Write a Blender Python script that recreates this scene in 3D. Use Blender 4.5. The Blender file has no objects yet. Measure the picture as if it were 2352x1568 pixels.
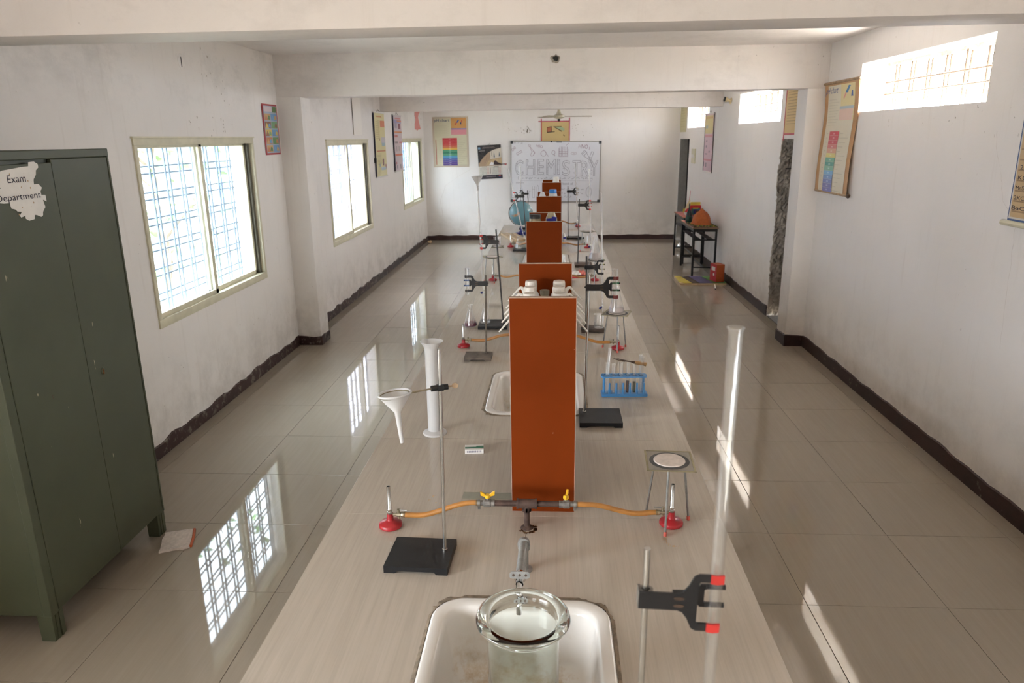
import bpy, bmesh, math, random
from mathutils import Vector, Matrix

random.seed(11)
scn = bpy.context.scene
COL = scn.collection
PI = math.pi

# ------------------------------------------------------------------ camera
PITCH, YAW, ROLL = 0.27439, 0.06041, -0.01362
_f = Vector((-math.sin(YAW) * math.cos(PITCH), math.cos(YAW) * math.cos(PITCH), -math.sin(PITCH)))
_r0 = Vector((math.cos(YAW), math.sin(YAW), 0))
_u0 = _r0.cross(_f)
_r = math.cos(ROLL) * _r0 + math.sin(ROLL) * _u0
_u = -math.sin(ROLL) * _r0 + math.cos(ROLL) * _u0
cam_data = bpy.data.cameras.new('camera')
cam = bpy.data.objects.new('camera', cam_data)
COL.objects.link(cam)
cam.matrix_world = Matrix(((_r.x, _u.x, -_f.x, 0), (_r.y, _u.y, -_f.y, 0), (_r.z, _u.z, -_f.z, 2.1), (0, 0, 0, 1)))
cam_data.sensor_fit = 'HORIZONTAL'
cam_data.sensor_width = 36
cam_data.lens = 1659.58 / 2352 * 36
cam_data.clip_start = 0.05
cam_data.clip_end = 300
cam_data.dof.use_dof = True
cam_data.dof.focus_distance = 2.7
cam_data.dof.aperture_fstop = 6.3
scn.camera = cam

# ------------------------------------------------------------------ daylight
SKY = 5.2
world = bpy.data.worlds.new('sky')
scn.world = world
world.use_nodes = True
_bg = world.node_tree.nodes['Background']
_bg.inputs[0].default_value = (0.87, 0.92, 0.98, 1)
_bg.inputs[1].default_value = SKY
sun_data = bpy.data.lights.new('sun', 'SUN')
sun_data.energy = 25
sun_data.angle = 0.01
sun_data.color = (1.0, 0.93, 0.83)
sun = bpy.data.objects.new('sun', sun_data)
COL.objects.link(sun)
sun.rotation_euler = Vector((-math.cos(1.15) * 0.93, -math.cos(1.15) * 0.36, -math.sin(1.15))).to_track_quat('-Z', 'Y').to_euler()
sun.location = (10, 5, 20)

scn.view_settings.view_transform = 'Standard'
scn.view_settings.look = 'None'
scn.view_settings.gamma = 1
scn.view_settings.use_curve_mapping = False
scn.view_settings.exposure = 2.46
scn.cycles.use_denoising = True
scn.cycles.use_adaptive_sampling = True
scn.cycles.adaptive_threshold = 0.03
scn.cycles.max_bounces = 14
scn.cycles.diffuse_bounces = 7
scn.cycles.glossy_bounces = 4
scn.cycles.transmission_bounces = 12
scn.cycles.transparent_max_bounces = 24
scn.cycles.caustics_reflective = False
scn.cycles.caustics_refractive = False
scn.cycles.sample_clamp_indirect = 6


# ------------------------------------------------------------------ materials
def lin(c):
    return tuple(((v / 255) / 12.92 if v / 255 <= 0.04045 else ((v / 255 + 0.055) / 1.055) ** 2.4) for v in c)


class NT:
    def __init__(s, name):
        s.m = bpy.data.materials.new(name)
        s.m.use_nodes = True
        s.t = s.m.node_tree
        s.n = s.t.nodes
        s.p = s.n['Principled BSDF']
        s.out = s.n['Material Output']

    def node(s, typ, **kw):
        n = s.n.new(typ)
        for k, v in kw.items():
            if k.startswith('i_'):
                key = k[2:]
                n.inputs[int(key) if key.isdigit() else key.replace('_', ' ')].default_value = v
            else:
                setattr(n, k, v)
        return n

    def link(s, a, b):
        s.t.links.new(a, b)

    def coord(s, scale=(1, 1, 1), obj=False, rot=(0, 0, 0), loc=(0, 0, 0)):
        """World position by default (objects keep their look where they stand)."""
        if obj:
            src = s.node('ShaderNodeTexCoord').outputs['Object']
        else:
            src = s.node('ShaderNodeNewGeometry').outputs['Position']
        mp = s.node('ShaderNodeMapping')
        mp.inputs['Scale'].default_value = scale
        mp.inputs['Rotation'].default_value = rot
        mp.inputs['Location'].default_value = loc
        s.link(src, mp.inputs['Vector'])
        return mp.outputs['Vector']

    def noise(s, vec, scale=5, detail=4, rough=0.55, dist=0.0):
        n = s.node('ShaderNodeTexNoise')
        n.inputs['Scale'].default_value = scale
        n.inputs['Detail'].default_value = detail
        n.inputs['Roughness'].default_value = rough
        n.inputs['Distortion'].default_value = dist
        s.link(vec, n.inputs['Vector'])
        return n.outputs['Fac']

    def ramp(s, fac, stops):
        r = s.node('ShaderNodeValToRGB')
        e = r.color_ramp.elements
        while len(e) < len(stops):
            e.new(0.5)
        for i, (p, c) in enumerate(stops):
            e[i].position = p
            e[i].color = (c, c, c, 1) if isinstance(c, (int, float)) else (c[0], c[1], c[2], 1)
        s.link(fac, r.inputs[0])
        return r.outputs['Color']

    def mix(s, fac, a, b, mode='MIX'):
        n = s.node('ShaderNodeMix', data_type='RGBA', blend_type=mode)
        for idx, v in ((0, fac), (6, a), (7, b)):
            if isinstance(v, (int, float)):
                n.inputs[idx].default_value = v
            elif isinstance(v, (tuple, list)):
                n.inputs[idx].default_value = (v[0], v[1], v[2], 1)
            else:
                s.link(v, n.inputs[idx])
        return n.outputs[2]

    def math(s, op, a, b=0.0):
        n = s.node('ShaderNodeMath', operation=op)
        for idx, v in ((0, a), (1, b)):
            if isinstance(v, (int, float)):
                n.inputs[idx].default_value = v
            else:
                s.link(v, n.inputs[idx])
        return n.outputs[0]

    def color(s, v):
        if isinstance(v, tuple):
            s.p.inputs['Base Color'].default_value = (v[0], v[1], v[2], 1)
        else:
            s.link(v, s.p.inputs['Base Color'])

    def bump(s, h, strength=0.2, dist=0.01):
        b = s.node('ShaderNodeBump')
        b.inputs['Strength'].default_value = strength
        b.inputs['Distance'].default_value = dist
        s.link(h, b.inputs['Height'])
        s.link(b.outputs['Normal'], s.p.inputs['Normal'])


MATS = {}


def simple(name, col, rough=0.5, metal=0.0, var=0.08, scale=18, bump=0.0, coat=0.0, spec=0.5):
    """Plain stuff with a slight procedural mottling."""
    t = NT(name)
    c = lin(col) if max(col) > 1.0 else col
    n = t.noise(t.coord(obj=True), scale, 4)
    lo = tuple(v * (1 - var) for v in c)
    hi = tuple(min(1, v * (1 + var)) for v in c)
    t.color(t.ramp(n, [(0.3, lo), (0.7, hi)]))
    t.p.inputs['Roughness'].default_value = rough
    t.p.inputs['Metallic'].default_value = metal
    t.p.inputs['Coat Weight'].default_value = coat
    t.p.inputs['Specular IOR Level'].default_value = spec
    if bump:
        t.bump(t.noise(t.coord(obj=True), scale * 6, 3), bump, 0.002)
    MATS[name] = t.m
    return t.m


def build_materials():
    # painted plaster: off-white, blotchy, with scuffs, speckles and damp grey patches low down
    def plaster(name, base, dirt, low=0.5, mould=0.0):
        t = NT(name)
        P = t.coord()
        big = t.noise(P, 0.9, 5, 0.6)
        c = t.ramp(big, [(0.25, tuple(v * 0.93 for v in base)), (0.75, base)])
        streak = t.noise(t.coord((9, 9, 0.7)), 2.2, 4, 0.6)
        c = t.mix(t.ramp(streak, [(0.58, 0.0), (0.8, 0.28)]), c, dirt)
        spk = t.noise(P, 26, 2, 0.5)
        spm = t.noise(P, 1.3, 2, 0.5)
        sp = t.math('MULTIPLY', t.ramp(spk, [(0.735, 0.0), (0.78, 0.55)]), t.ramp(spm, [(0.52, 0.0), (0.62, 1.0)]))
        c = t.mix(sp, c, (0.2, 0.17, 0.14))
        z = t.node('ShaderNodeSeparateXYZ')
        t.link(t.node('ShaderNodeNewGeometry').outputs['Position'], z.inputs[0])
        zl = t.node('ShaderNodeMapRange')
        zl.inputs[1].default_value = 0.06
        zl.inputs[2].default_value = 0.75
        zl.inputs[3].default_value = 1
        zl.inputs[4].default_value = 0
        t.link(z.outputs[2], zl.inputs[0])
        damp = t.math('MULTIPLY', zl.outputs[0], t.ramp(t.noise(P, 3.3, 6, 0.7), [(0.42, 0.0), (0.7, low)]))
        c = t.mix(damp, c, (0.33, 0.29, 0.25))
        if mould:
            zm = t.node('ShaderNodeMapRange')
            zm.inputs[1].default_value = 2.2
            zm.inputs[2].default_value = 2.6
            t.link(z.outputs[2], zm.inputs[0])
            mm = t.math('MULTIPLY', zm.outputs[0], t.ramp(t.noise(t.coord((1, 1, 1.6)), 1.7, 7, 0.75), [(0.5, 0.0), (0.74, mould)]))
            c = t.mix(mm, c, (0.30, 0.28, 0.26))
        t.color(c)
        t.p.inputs['Roughness'].default_value = 0.62
        t.bump(t.noise(P, 60, 4, 0.6), 0.12, 0.004)
        MATS[name] = t.m

    plaster('plaster_left', (0.855, 0.815, 0.78), (0.58, 0.52, 0.46), 0.5, 0.35)
    plaster('plaster_right', (0.86, 0.83, 0.805), (0.62, 0.57, 0.52), 0.4)
    plaster('plaster_far', (0.855, 0.82, 0.79), (0.6, 0.54, 0.48), 0.4)
    plaster('plaster_beam', (0.845, 0.80, 0.77), (0.6, 0.55, 0.5), 0.2, 0.25)

    # polished vitrified floor tile with faint long grain
    def tile(name, a, b, rough, sc, rnd, spec, grain=0.16):
        t = NT(name)
        g = t.noise(t.coord((38, 1.6, 1)), sc, 5, 0.62, 0.5)
        c = t.ramp(g, [(0.3, a), (0.72, b)])
        fine = t.noise(t.coord((160, 4, 1)), 1.0, 2)
        c = t.mix(t.ramp(fine, [(0.48, 0.0), (0.62, grain)]), c, tuple(v * 0.72 for v in a))
        dust = t.noise(t.coord(), 2.3, 5, 0.65)
        c = t.mix(t.ramp(dust, [(0.45, 0.0), (0.8, 0.22)]), c, tuple(min(1, v * 1.08) for v in b))
        oi = t.node('ShaderNodeObjectInfo')
        rv = t.node('ShaderNodeMapRange')
        rv.inputs[3].default_value = 1 - rnd
        rv.inputs[4].default_value = 1 + rnd
        t.link(oi.outputs['Random'], rv.inputs[0])
        c = t.mix(1.0, c, t.ramp(rv.outputs[0], [(0.0, 0.0), (1.0, 1.0)]), 'MULTIPLY') if rnd else c
        t.color(c)
        r = t.node('ShaderNodeMapRange')
        r.inputs[3].default_value = rough * 0.7
        r.inputs[4].default_value = rough * 1.5
        t.link(dust, r.inputs[0])
        t.link(r.outputs[0], t.p.inputs['Roughness'])
        t.p.inputs['Specular IOR Level'].default_value = spec
        MATS[name] = t.m

    tile('floor_tile', (0.335, 0.284, 0.222), (0.365, 0.312, 0.247), 0.028, 1.0, 0.0, 0.34, 0.06)
    tile('bench_tile', (0.455, 0.398, 0.328), (0.525, 0.465, 0.39), 0.06, 0.8, 0.0, 0.5)
    simple('grout', (0.20, 0.17, 0.14), 0.8, var=0.3)
    simple('floor_grout', (0.20, 0.168, 0.132), 0.6, var=0.25)
    simple('bench_base', (0.55, 0.5, 0.44), 0.6)

    # maroon skirting, chipped to plaster
    for nm, lo, hi in (('skirting', 0.62, 0.68), ('skirting_chipped', 0.54, 0.60)):
        t = NT(nm)
        P = t.coord()
        c = t.ramp(t.noise(P, 7, 4), [(0.3, (0.030, 0.012, 0.010)), (0.7, (0.052, 0.020, 0.017))])
        c = t.mix(t.ramp(t.noise(P, 14, 6, 0.7), [(lo, 0.0), (hi, 0.8)]), c, (0.22, 0.19, 0.16))
        t.color(c)
        t.p.inputs['Roughness'].default_value = 0.45
        MATS[nm] = t.m

    # rust-brown laminate of the reagent racks
    t = NT('rack_laminate')
    P = t.coord(obj=True)
    c = t.ramp(t.noise(P, 3, 4), [(0.3, (0.158, 0.026, 0.003)), (0.7, (0.180, 0.031, 0.004))])
    c = t.mix(t.ramp(t.noise(P, 45, 3), [(0.745, 0.0), (0.78, 0.7)]), c, (0.5, 0.36, 0.28))
    t.color(c)
    t.p.inputs['Roughness'].default_value = 0.55
    t.p.inputs['Specular IOR Level'].default_value = 0.06
    MATS['rack_laminate'] = t.m
    simple('rack_edge', (0.40, 0.29, 0.22), 0.7, var=0.2, scale=40)

    # green stove-enamel cabinet with rust chips and scratches
    t = NT('cabinet_green')
    P = t.coord(obj=True)
    c = t.ramp(t.noise(P, 2.2, 5), [(0.3, (0.058, 0.066, 0.037)), (0.7, (0.074, 0.083, 0.048))])
    c = t.mix(t.ramp(t.noise(P, 16, 4, 0.65), [(0.70, 0.0), (0.74, 0.8)]), c, (0.075, 0.03, 0.018))
    c = t.mix(t.ramp(t.noise(t.coord((1, 1, 0.35), obj=True), 30, 2), [(0.765, 0.0), (0.785, 0.9)]), c, (0.42, 0.36, 0.25))
    t.color(c)
    t.p.inputs['Roughness'].default_value = 0.42
    MATS['cabinet_green'] = t.m
    simple('cabinet_dark', (0.012, 0.014, 0.010), 0.8)

    # steels and rusty pipe
    simple('steel', (0.62, 0.62, 0.60), 0.22, 1.0, var=0.08, scale=30)
    simple('steel_dull', (0.34, 0.34, 0.33), 0.4, 1.0, var=0.2, scale=40)
    simple('steel_dark', (0.10, 0.095, 0.09), 0.45, 0.7, var=0.25, scale=40)
    simple('galvanised', (0.27, 0.265, 0.25), 0.5, 0.35, var=0.2, scale=60)
    simple('chrome', (0.8, 0.8, 0.8), 0.08, 1.0, var=0.03)
    simple('brass_dull', (0.30, 0.26, 0.18), 0.45, 0.8, var=0.3, scale=80)
    simple('pipe_rust', (0.085, 0.052, 0.040), 0.7, 0.3, var=0.4, scale=50, bump=0.3)
    simple('fitting_grey', (0.20, 0.185, 0.165), 0.6, 0.4, var=0.3, scale=60, bump=0.2)
    simple('rust_powder', (0.22, 0.10, 0.045), 0.9, var=0.5, scale=60)
    simple('valve_yellow', (0.78, 0.45, 0.02), 0.35, var=0.06)
    simple('hose_amber', (0.42, 0.185, 0.045), 0.35, var=0.12, scale=25)
    simple('hose_end', (0.20, 0.13, 0.06), 0.5)
    simple('burner_red', (0.36, 0.016, 0.022), 0.35, var=0.2, scale=25)
    simple('black_enamel', (0.010, 0.010, 0.011), 0.42, var=0.2, scale=50, spec=0.4)
    simple('black_plastic', (0.012, 0.012, 0.013), 0.38, var=0.15)
    simple('base_greybrown', (0.13, 0.105, 0.08), 0.6, var=0.3, scale=30)
    simple('base_brown', (0.07, 0.042, 0.026), 0.55, var=0.3, scale=30)
    simple('rubber_pink', (0.62, 0.12, 0.09), 0.6)
    for nm, c in (('red', (0.55, 0.035, 0.028)), ('maroon', (0.18, 0.018, 0.018)), ('green', (0.02, 0.16, 0.06)), ('blue', (0.02, 0.10, 0.32)),
                  ('cream', (0.55, 0.48, 0.36)), ('black', (0.013, 0.013, 0.014)), ('olive', (0.24, 0.22, 0.10)), ('navy', (0.01, 0.014, 0.16))):
        simple('sleeve_' + nm, c, 0.45, var=0.1)
    simple('ceramic_white', (0.82, 0.80, 0.76), 0.12, var=0.03, coat=0.5)
    simple('asbestos', (0.66, 0.58, 0.52), 0.9, var=0.12, scale=60, bump=0.3)
    simple('wire_frame', (0.33, 0.29, 0.17), 0.5, 0.5, var=0.2)
    simple('blue_plastic', (0.085, 0.30, 0.62), 0.35, var=0.05)
    simple('paper_white', (0.78, 0.76, 0.72), 0.7, var=0.04)
    simple('wood_handle', (0.42, 0.24, 0.10), 0.5, var=0.2, scale=40)
    simple('wood_pale', (0.58, 0.44, 0.27), 0.6, var=0.15, scale=30)
    simple('cement', (0.24, 0.19, 0.135), 0.9, var=0.4, scale=50, bump=0.5)
    simple('stain_orange', (0.47, 0.32, 0.17), 0.5, var=0.2, scale=80)

    # white sink glaze with yellow stains low in the basin
    t = NT('sink_glaze')
    P = t.coord()
    z = t.node('ShaderNodeSeparateXYZ')
    t.link(P, z.inputs[0])
    zl = t.node('ShaderNodeMapRange')
    zl.inputs[1].default_value = 0.70
    zl.inputs[2].default_value = 0.86
    zl.inputs[3].default_value = 1
    zl.inputs[4].default_value = 0
    t.link(z.outputs[2], zl.inputs[0])
    st = t.math('MULTIPLY', zl.outputs[0], t.ramp(t.noise(P, 9, 6, 0.7), [(0.52, 0.0), (0.72, 1.0)]))
    c = t.mix(t.ramp(t.noise(P, 5, 3), [(0.3, 0.0), (0.8, 0.3)]), (0.80, 0.775, 0.73), (0.72, 0.67, 0.59))
    t.color(t.mix(st, c, (0.45, 0.27, 0.05)))
    t.p.inputs['Roughness'].default_value = 0.14
    t.p.inputs['Coat Weight'].default_value = 0.4
    MATS['sink_glaze'] = t.m

    # thin clear glass: straight transmission plus Fresnel reflection
    def thin_glass(name, tint, ior=1.5, haze=0.0, hazecol=(0.8, 0.85, 0.9), mult=1.0, both=False):
        t = NT(name)
        t.n.remove(t.p)
        tr = t.node('ShaderNodeBsdfTransparent')
        tr.inputs[0].default_value = (*tint, 1)
        gl = t.node('ShaderNodeBsdfGlossy')
        gl.inputs['Roughness'].default_value = 0.02
        gl.inputs['Color'].default_value = (1, 1, 1, 1)
        # Schlick reflectance, the same for both sides of the thin wall
        lw = t.node('ShaderNodeLayerWeight')
        lw.inputs[0].default_value = 0.5
        f0 = ((ior - 1) / (ior + 1)) ** 2
        fac = t.math('MULTIPLY', t.math('ADD', t.math('MULTIPLY', t.math('POWER', lw.outputs['Facing'], 5.0), 1 - f0), f0), mult)
        mx = t.node('ShaderNodeMixShader')
        t.link(fac, mx.inputs[0])
        t.link(tr.outputs[0], mx.inputs[1])
        t.link(gl.outputs[0], mx.inputs[2])
        res = mx.outputs[0]
        if haze:
            df = t.node('ShaderNodeBsdfDiffuse' if both else 'ShaderNodeBsdfTranslucent')
            df.inputs[0].default_value = (*hazecol, 1)
            m2 = t.node('ShaderNodeMixShader')
            hz = t.ramp(t.noise(t.coord((1, 1.6, 0.9)), 2.4, 5, 0.6), [(0.25, haze * 0.6), (0.8, haze * 1.3)])
            t.link(hz, m2.inputs[0])
            t.link(res, m2.inputs[1])
            t.link(df.outputs[0], m2.inputs[2])
            res = m2.outputs[0]
        t.link(res, t.out.inputs['Surface'])
        MATS[name] = t.m

    thin_glass('glass_thin', (0.98, 0.985, 0.985), 1.75, 0.05, (0.9, 0.9, 0.9), 1.6, True)
    thin_glass('glass_tube', (0.98, 0.985, 0.985), 1.7, 0.025, (0.9, 0.88, 0.86), 1.5, True)
    thin_glass('glass_burette', (0.98, 0.985, 0.985), 1.8, 0.20, (0.92, 0.89, 0.87), 1.5, True)
    thin_glass('glass_burette_clear', (0.98, 0.985, 0.985), 1.65, 0.028, (0.92, 0.89, 0.87), 1.2, True)
    thin_glass('glass_strip', (0.95, 0.98, 0.965), 1.5, 0.04, (0.7, 0.85, 0.8))
    thin_glass('window_glass', (0.93, 0.975, 1.0), 1.45, 0.015, (0.80, 0.90, 1.0))
    thin_glass('window_glass_dusty', (0.92, 0.92, 0.97), 1.45, 0.08, (0.92, 0.86, 0.92))
    t = NT('glass_thick')
    t.p.inputs['Base Color'].default_value = (0.90, 0.955, 0.92, 1)
    t.p.inputs['Transmission Weight'].default_value = 1
    t.p.inputs['Roughness'].default_value = 0.01
    t.p.inputs['IOR'].default_value = 1.48
    MATS['glass_thick'] = t.m

    def liquid(name, c):
        t = NT(name)
        t.p.inputs['Base Color'].default_value = (*c, 1)
        t.p.inputs['Transmission Weight'].default_value = 0.35
        t.p.inputs['Roughness'].default_value = 0.08
        t.p.inputs['IOR'].default_value = 1.33
        MATS[name] = t.m
    liquid('liquid_plum', (0.22, 0.05, 0.09))
    liquid('liquid_milk', (0.75, 0.66, 0.63))
    liquid('liquid_brown', (0.10, 0.035, 0.012))
    liquid('liquid_green', (0.10, 0.14, 0.07))

    # milky polyethylene
    def milky(name, c, tw=0.45, rough=0.3):
        t = NT(name)
        t.p.inputs['Base Color'].default_value = (*c, 1)
        t.p.inputs['Roughness'].default_value = rough
        tl = t.node('ShaderNodeBsdfTranslucent')
        tl.inputs[0].default_value = (*c, 1)
        mx = t.node('ShaderNodeMixShader')
        n = t.noise(t.coord(obj=True), 12, 2)
        t.link(t.ramp(n, [(0, tw * 0.9), (1, tw * 1.1)]), mx.inputs[0])
        t.link(t.p.outputs[0], mx.inputs[1])
        t.link(tl.outputs[0], mx.inputs[2])
        t.link(mx.outputs[0], t.out.inputs['Surface'])
        MATS[name] = t.m
    milky('poly_white', (0.85, 0.85, 0.845))
    milky('poly_cream', (0.84, 0.81, 0.75), 0.25)

    # printed matter: colours come from the mesh's own 'ink' attribute
    t = NT('print')
    a = t.node('ShaderNodeAttribute')
    a.attribute_name = 'ink'
    n = t.noise(t.coord(), 40, 3)
    t.color(t.mix(t.ramp(n, [(0.3, 0.0), (0.9, 0.12)]), a.outputs['Color'], (0.6, 0.56, 0.5)))
    t.p.inputs['Roughness'].default_value = 0.35
    MATS['print'] = t.m
    simple('window_cream', (0.66, 0.62, 0.46), 0.4, 0.0, var=0.08, scale=10)
    simple('window_dark', (0.10, 0.09, 0.06), 0.5)
    simple('grille', (0.20, 0.26, 0.33), 0.55, 0.3, var=0.15)
    simple('grille_rust', (0.17, 0.125, 0.09), 0.7, 0.2, var=0.3)
    simple('reveal_white', (0.82, 0.80, 0.76), 0.7, var=0.05)
    t = NT('raw_masonry')
    P = t.coord()
    c = t.ramp(t.noise(P, 9, 7, 0.7), [(0.25, (0.22, 0.18, 0.14)), (0.5, (0.50, 0.44, 0.37)), (0.75, (0.72, 0.67, 0.60))])
    t.color(c)
    t.p.inputs['Roughness'].default_value = 0.95
    t.bump(t.noise(P, 22, 7, 0.7), 0.9, 0.03)
    MATS['raw_masonry'] = t.m
    simple('door_dark', (0.030, 0.024, 0.020), 0.6, var=0.2)
    simple('door_grey', (0.30, 0.29, 0.275), 0.6, var=0.1)
    simple('board_white', (0.74, 0.75, 0.80), 0.12, var=0.02, scale=3)
    simple('aluminium', (0.42, 0.41, 0.38), 0.35, 0.8)
    simple('corner_dark', (0.05, 0.055, 0.06), 0.5)
    simple('ink_black', (0.10, 0.10, 0.14), 0.5)
    simple('ink_grey', (0.26, 0.25, 0.30), 0.5)
    simple('ink_purple', (0.32, 0.20, 0.27), 0.5)
    simple('ink_blue', (0.05, 0.08, 0.22), 0.5)
    simple('ink_dark', (0.035, 0.03, 0.045), 0.6)
    simple('ink_pale', (0.62, 0.58, 0.52), 0.6)
    simple('tape_red', (0.50, 0.05, 0.09), 0.35, var=0.1)
    simple('paper_brown', (0.42, 0.26, 0.10), 0.7, var=0.25, scale=20)
    simple('stick_wood', (0.40, 0.28, 0.17), 0.65, var=0.25, scale=30)
    simple('flake_grey', (0.42, 0.37, 0.32), 0.9, var=0.3, scale=40)
    simple('paint_pink', (0.72, 0.28, 0.25), 0.6, var=0.1)
    simple('fan_cream', (0.62, 0.56, 0.40), 0.3, var=0.05)
    simple('fan_blade', (0.42, 0.36, 0.24), 0.35, var=0.1)
    t = NT('globe_print')
    P = t.coord(obj=True)
    land = t.noise(P, 7.5, 5, 0.55)
    c = t.mix(t.ramp(land, [(0.61, 0.0), (0.625, 1.0)]), (0.16, 0.33, 0.38), t.ramp(t.noise(P, 17, 1), [(0.4, (0.45, 0.16, 0.13)), (0.6, (0.50, 0.36, 0.16))]))
    t.color(c)
    t.p.inputs['Roughness'].default_value = 0.2
    MATS['globe_print'] = t.m
    simple('table_red', (0.42, 0.10, 0.08), 0.45, var=0.08)
    simple('table_black', (0.010, 0.011, 0.012), 0.4)
    simple('table_edge', (0.22, 0.14, 0.08), 0.6)
    simple('felt_orange', (0.42, 0.105, 0.025), 0.85, var=0.15, scale=30, bump=0.4)
    t = NT('moss_board')
    P = t.coord()
    c = t.ramp(t.noise(P, 45, 4), [(0.35, (0.03, 0.03, 0.015)), (0.5, (0.10, 0.12, 0.03)), (0.62, (0.45, 0.36, 0.06))])
    t.color(c)
    t.p.inputs['Roughness'].default_value = 0.9
    MATS['moss_board'] = t.m
    simple('bottle_green', (0.008, 0.045, 0.025), 0.25, var=0.3)
    simple('bottle_dark', (0.008, 0.010, 0.011), 0.25)
    simple('toy_white', (0.75, 0.72, 0.65), 0.5)
    simple('toy_cream', (0.72, 0.60, 0.36), 0.6)
    simple('toy_red', (0.55, 0.02, 0.03), 0.45)
    simple('toy_pink', (0.65, 0.08, 0.17), 0.45)
    simple('toy_yellow', (0.60, 0.48, 0.06), 0.5)
    simple('toy_teal', (0.05, 0.22, 0.22), 0.5)
    simple('toy_blue', (0.03, 0.05, 0.28), 0.5)
    simple('purple_paint', (0.12, 0.10, 0.22), 0.5)
    simple('toy_brown', (0.10, 0.05, 0.03), 0.7, var=0.4, scale=60)
    simple('toy_orange', (0.45, 0.09, 0.02), 0.5)
    simple('cap_black', (0.015, 0.014, 0.012), 0.45)
    simple('cap_blue', (0.01, 0.16, 0.46), 0.35)
    simple('label_blue', (0.02, 0.025, 0.32), 0.5)
    simple('jar_amber', (0.42, 0.36, 0.24), 0.2, var=0.1)
    simple('cap_grey', (0.25, 0.24, 0.18), 0.4)
    simple('match_green', (0.06, 0.19, 0.12), 0.6)
    simple('leaf', (0.10, 0.24, 0.05), 0.5, var=0.4, scale=8)
    simple('bark', (0.12, 0.09, 0.06), 0.9, var=0.3)
    simple('outside_wall', (0.33, 0.37, 0.40), 0.8, var=0.08, scale=1)
    simple('outside_blue', (0.10, 0.22, 0.52), 0.7, var=0.08, scale=1)
    simple('outside_ground', (0.20, 0.19, 0.17), 0.9, var=0.2, scale=2)


build_materials()


# ------------------------------------------------------------------ geometry helpers
def bm_new():
    return bmesh.new()


def rotmat(axis_vec):
    return Vector(axis_vec).to_track_quat('Z', 'Y').to_matrix().to_4x4()


def add_box(bm, c, s, mi=0, rot=None, bev=0.0):
    x, y, z = s[0] / 2, s[1] / 2, s[2] / 2
    M = Matrix.Translation(c)
    if rot is not None:
        M = M @ rot
    vs = [bm.verts.new(M @ Vector(p)) for p in ((-x, -y, -z), (x, -y, -z), (x, y, -z), (-x, y, -z), (-x, -y, z), (x, -y, z), (x, y, z), (-x, y, z))]
    fs = [bm.faces.new([vs[i] for i in f]) for f in ((3, 2, 1, 0), (4, 5, 6, 7), (0, 1, 5, 4), (1, 2, 6, 5), (2, 3, 7, 6), (3, 0, 4, 7))]
    for f in fs:
        f.material_index = mi
    if bev > 0:
        es = list({e for f in fs for e in f.edges})
        r = bmesh.ops.bevel(bm, geom=es, offset=bev, segments=2, profile=0.5, affect='EDGES')
        for f in r['faces']:
            f.material_index = mi
    return fs


def box(bm, x0, x1, y0, y1, z0, z1, mi=0, bev=0.0):
    return add_box(bm, ((x0 + x1) / 2, (y0 + y1) / 2, (z0 + z1) / 2), (abs(x1 - x0), abs(y1 - y0), abs(z1 - z0)), mi, None, bev)


def add_lathe(bm, prof, seg=24, M=None, mi=0, cap0=False, cap1=False):
    """Revolve (r, z) points round Z; an r of 0 closes to a point."""
    M = M or Matrix()
    rings = []
    for r, z in prof:
        if r < 1e-6:
            rings.append([bm.verts.new(M @ Vector((0, 0, z)))])
        else:
            rings.append([bm.verts.new(M @ Vector((r * math.cos(2 * PI * i / seg), r * math.sin(2 * PI * i / seg), z))) for i in range(seg)])
    for a, b in zip(rings[:-1], rings[1:]):
        if len(a) == 1 and len(b) == 1:
            continue
        for i in range(seg):
            j = (i + 1) % seg
            if len(a) == 1:
                f = bm.faces.new((a[0], b[j], b[i]))
            elif len(b) == 1:
                f = bm.faces.new((a[i], a[j], b[0]))
            else:
                f = bm.faces.new((a[i], a[j], b[j], b[i]))
            f.material_index = mi
    if cap0 and len(rings[0]) > 1:
        bm.faces.new(list(reversed(rings[0]))).material_index = mi
    if cap1 and len(rings[-1]) > 1:
        bm.faces.new(rings[-1]).material_index = mi


def add_cyl(bm, p0, p1, r, r1=None, seg=16, mi=0, caps=True):
    p0, p1 = Vector(p0), Vector(p1)
    d = p1 - p0
    M = Matrix.Translation(p0) @ rotmat(d)
    add_lathe(bm, [(r, 0), (r if r1 is None else r1, d.length)], seg, M, mi, caps, caps)


def add_tube(bm, pts, r, seg=12, mi=0, caps=True):
    pts = [Vector(p) for p in pts]
    n = len(pts)
    t0 = (pts[1] - pts[0]).normalized()
    up = Vector((0, 0, 1)) if abs(t0.z) < 0.9 else Vector((0, 1, 0))
    nrm = t0.cross(up).normalized()
    rings = []
    for i, p in enumerate(pts):
        t = (pts[min(i + 1, n - 1)] - pts[max(i - 1, 0)]).normalized()
        nrm = (nrm - t * nrm.dot(t)).normalized()
        b = t.cross(nrm)
        rr = r[i] if isinstance(r, (list, tuple)) else r
        rings.append([bm.verts.new(p + rr * (math.cos(2 * PI * k / seg) * nrm + math.sin(2 * PI * k / seg) * b)) for k in range(seg)])
    for a, b in zip(rings[:-1], rings[1:]):
        for k in range(seg):
            j = (k + 1) % seg
            bm.faces.new((a[k], a[j], b[j], b[k])).material_index = mi
    if caps:
        bm.faces.new(list(reversed(rings[0]))).material_index = mi
        bm.faces.new(rings[-1]).material_index = mi


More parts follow.
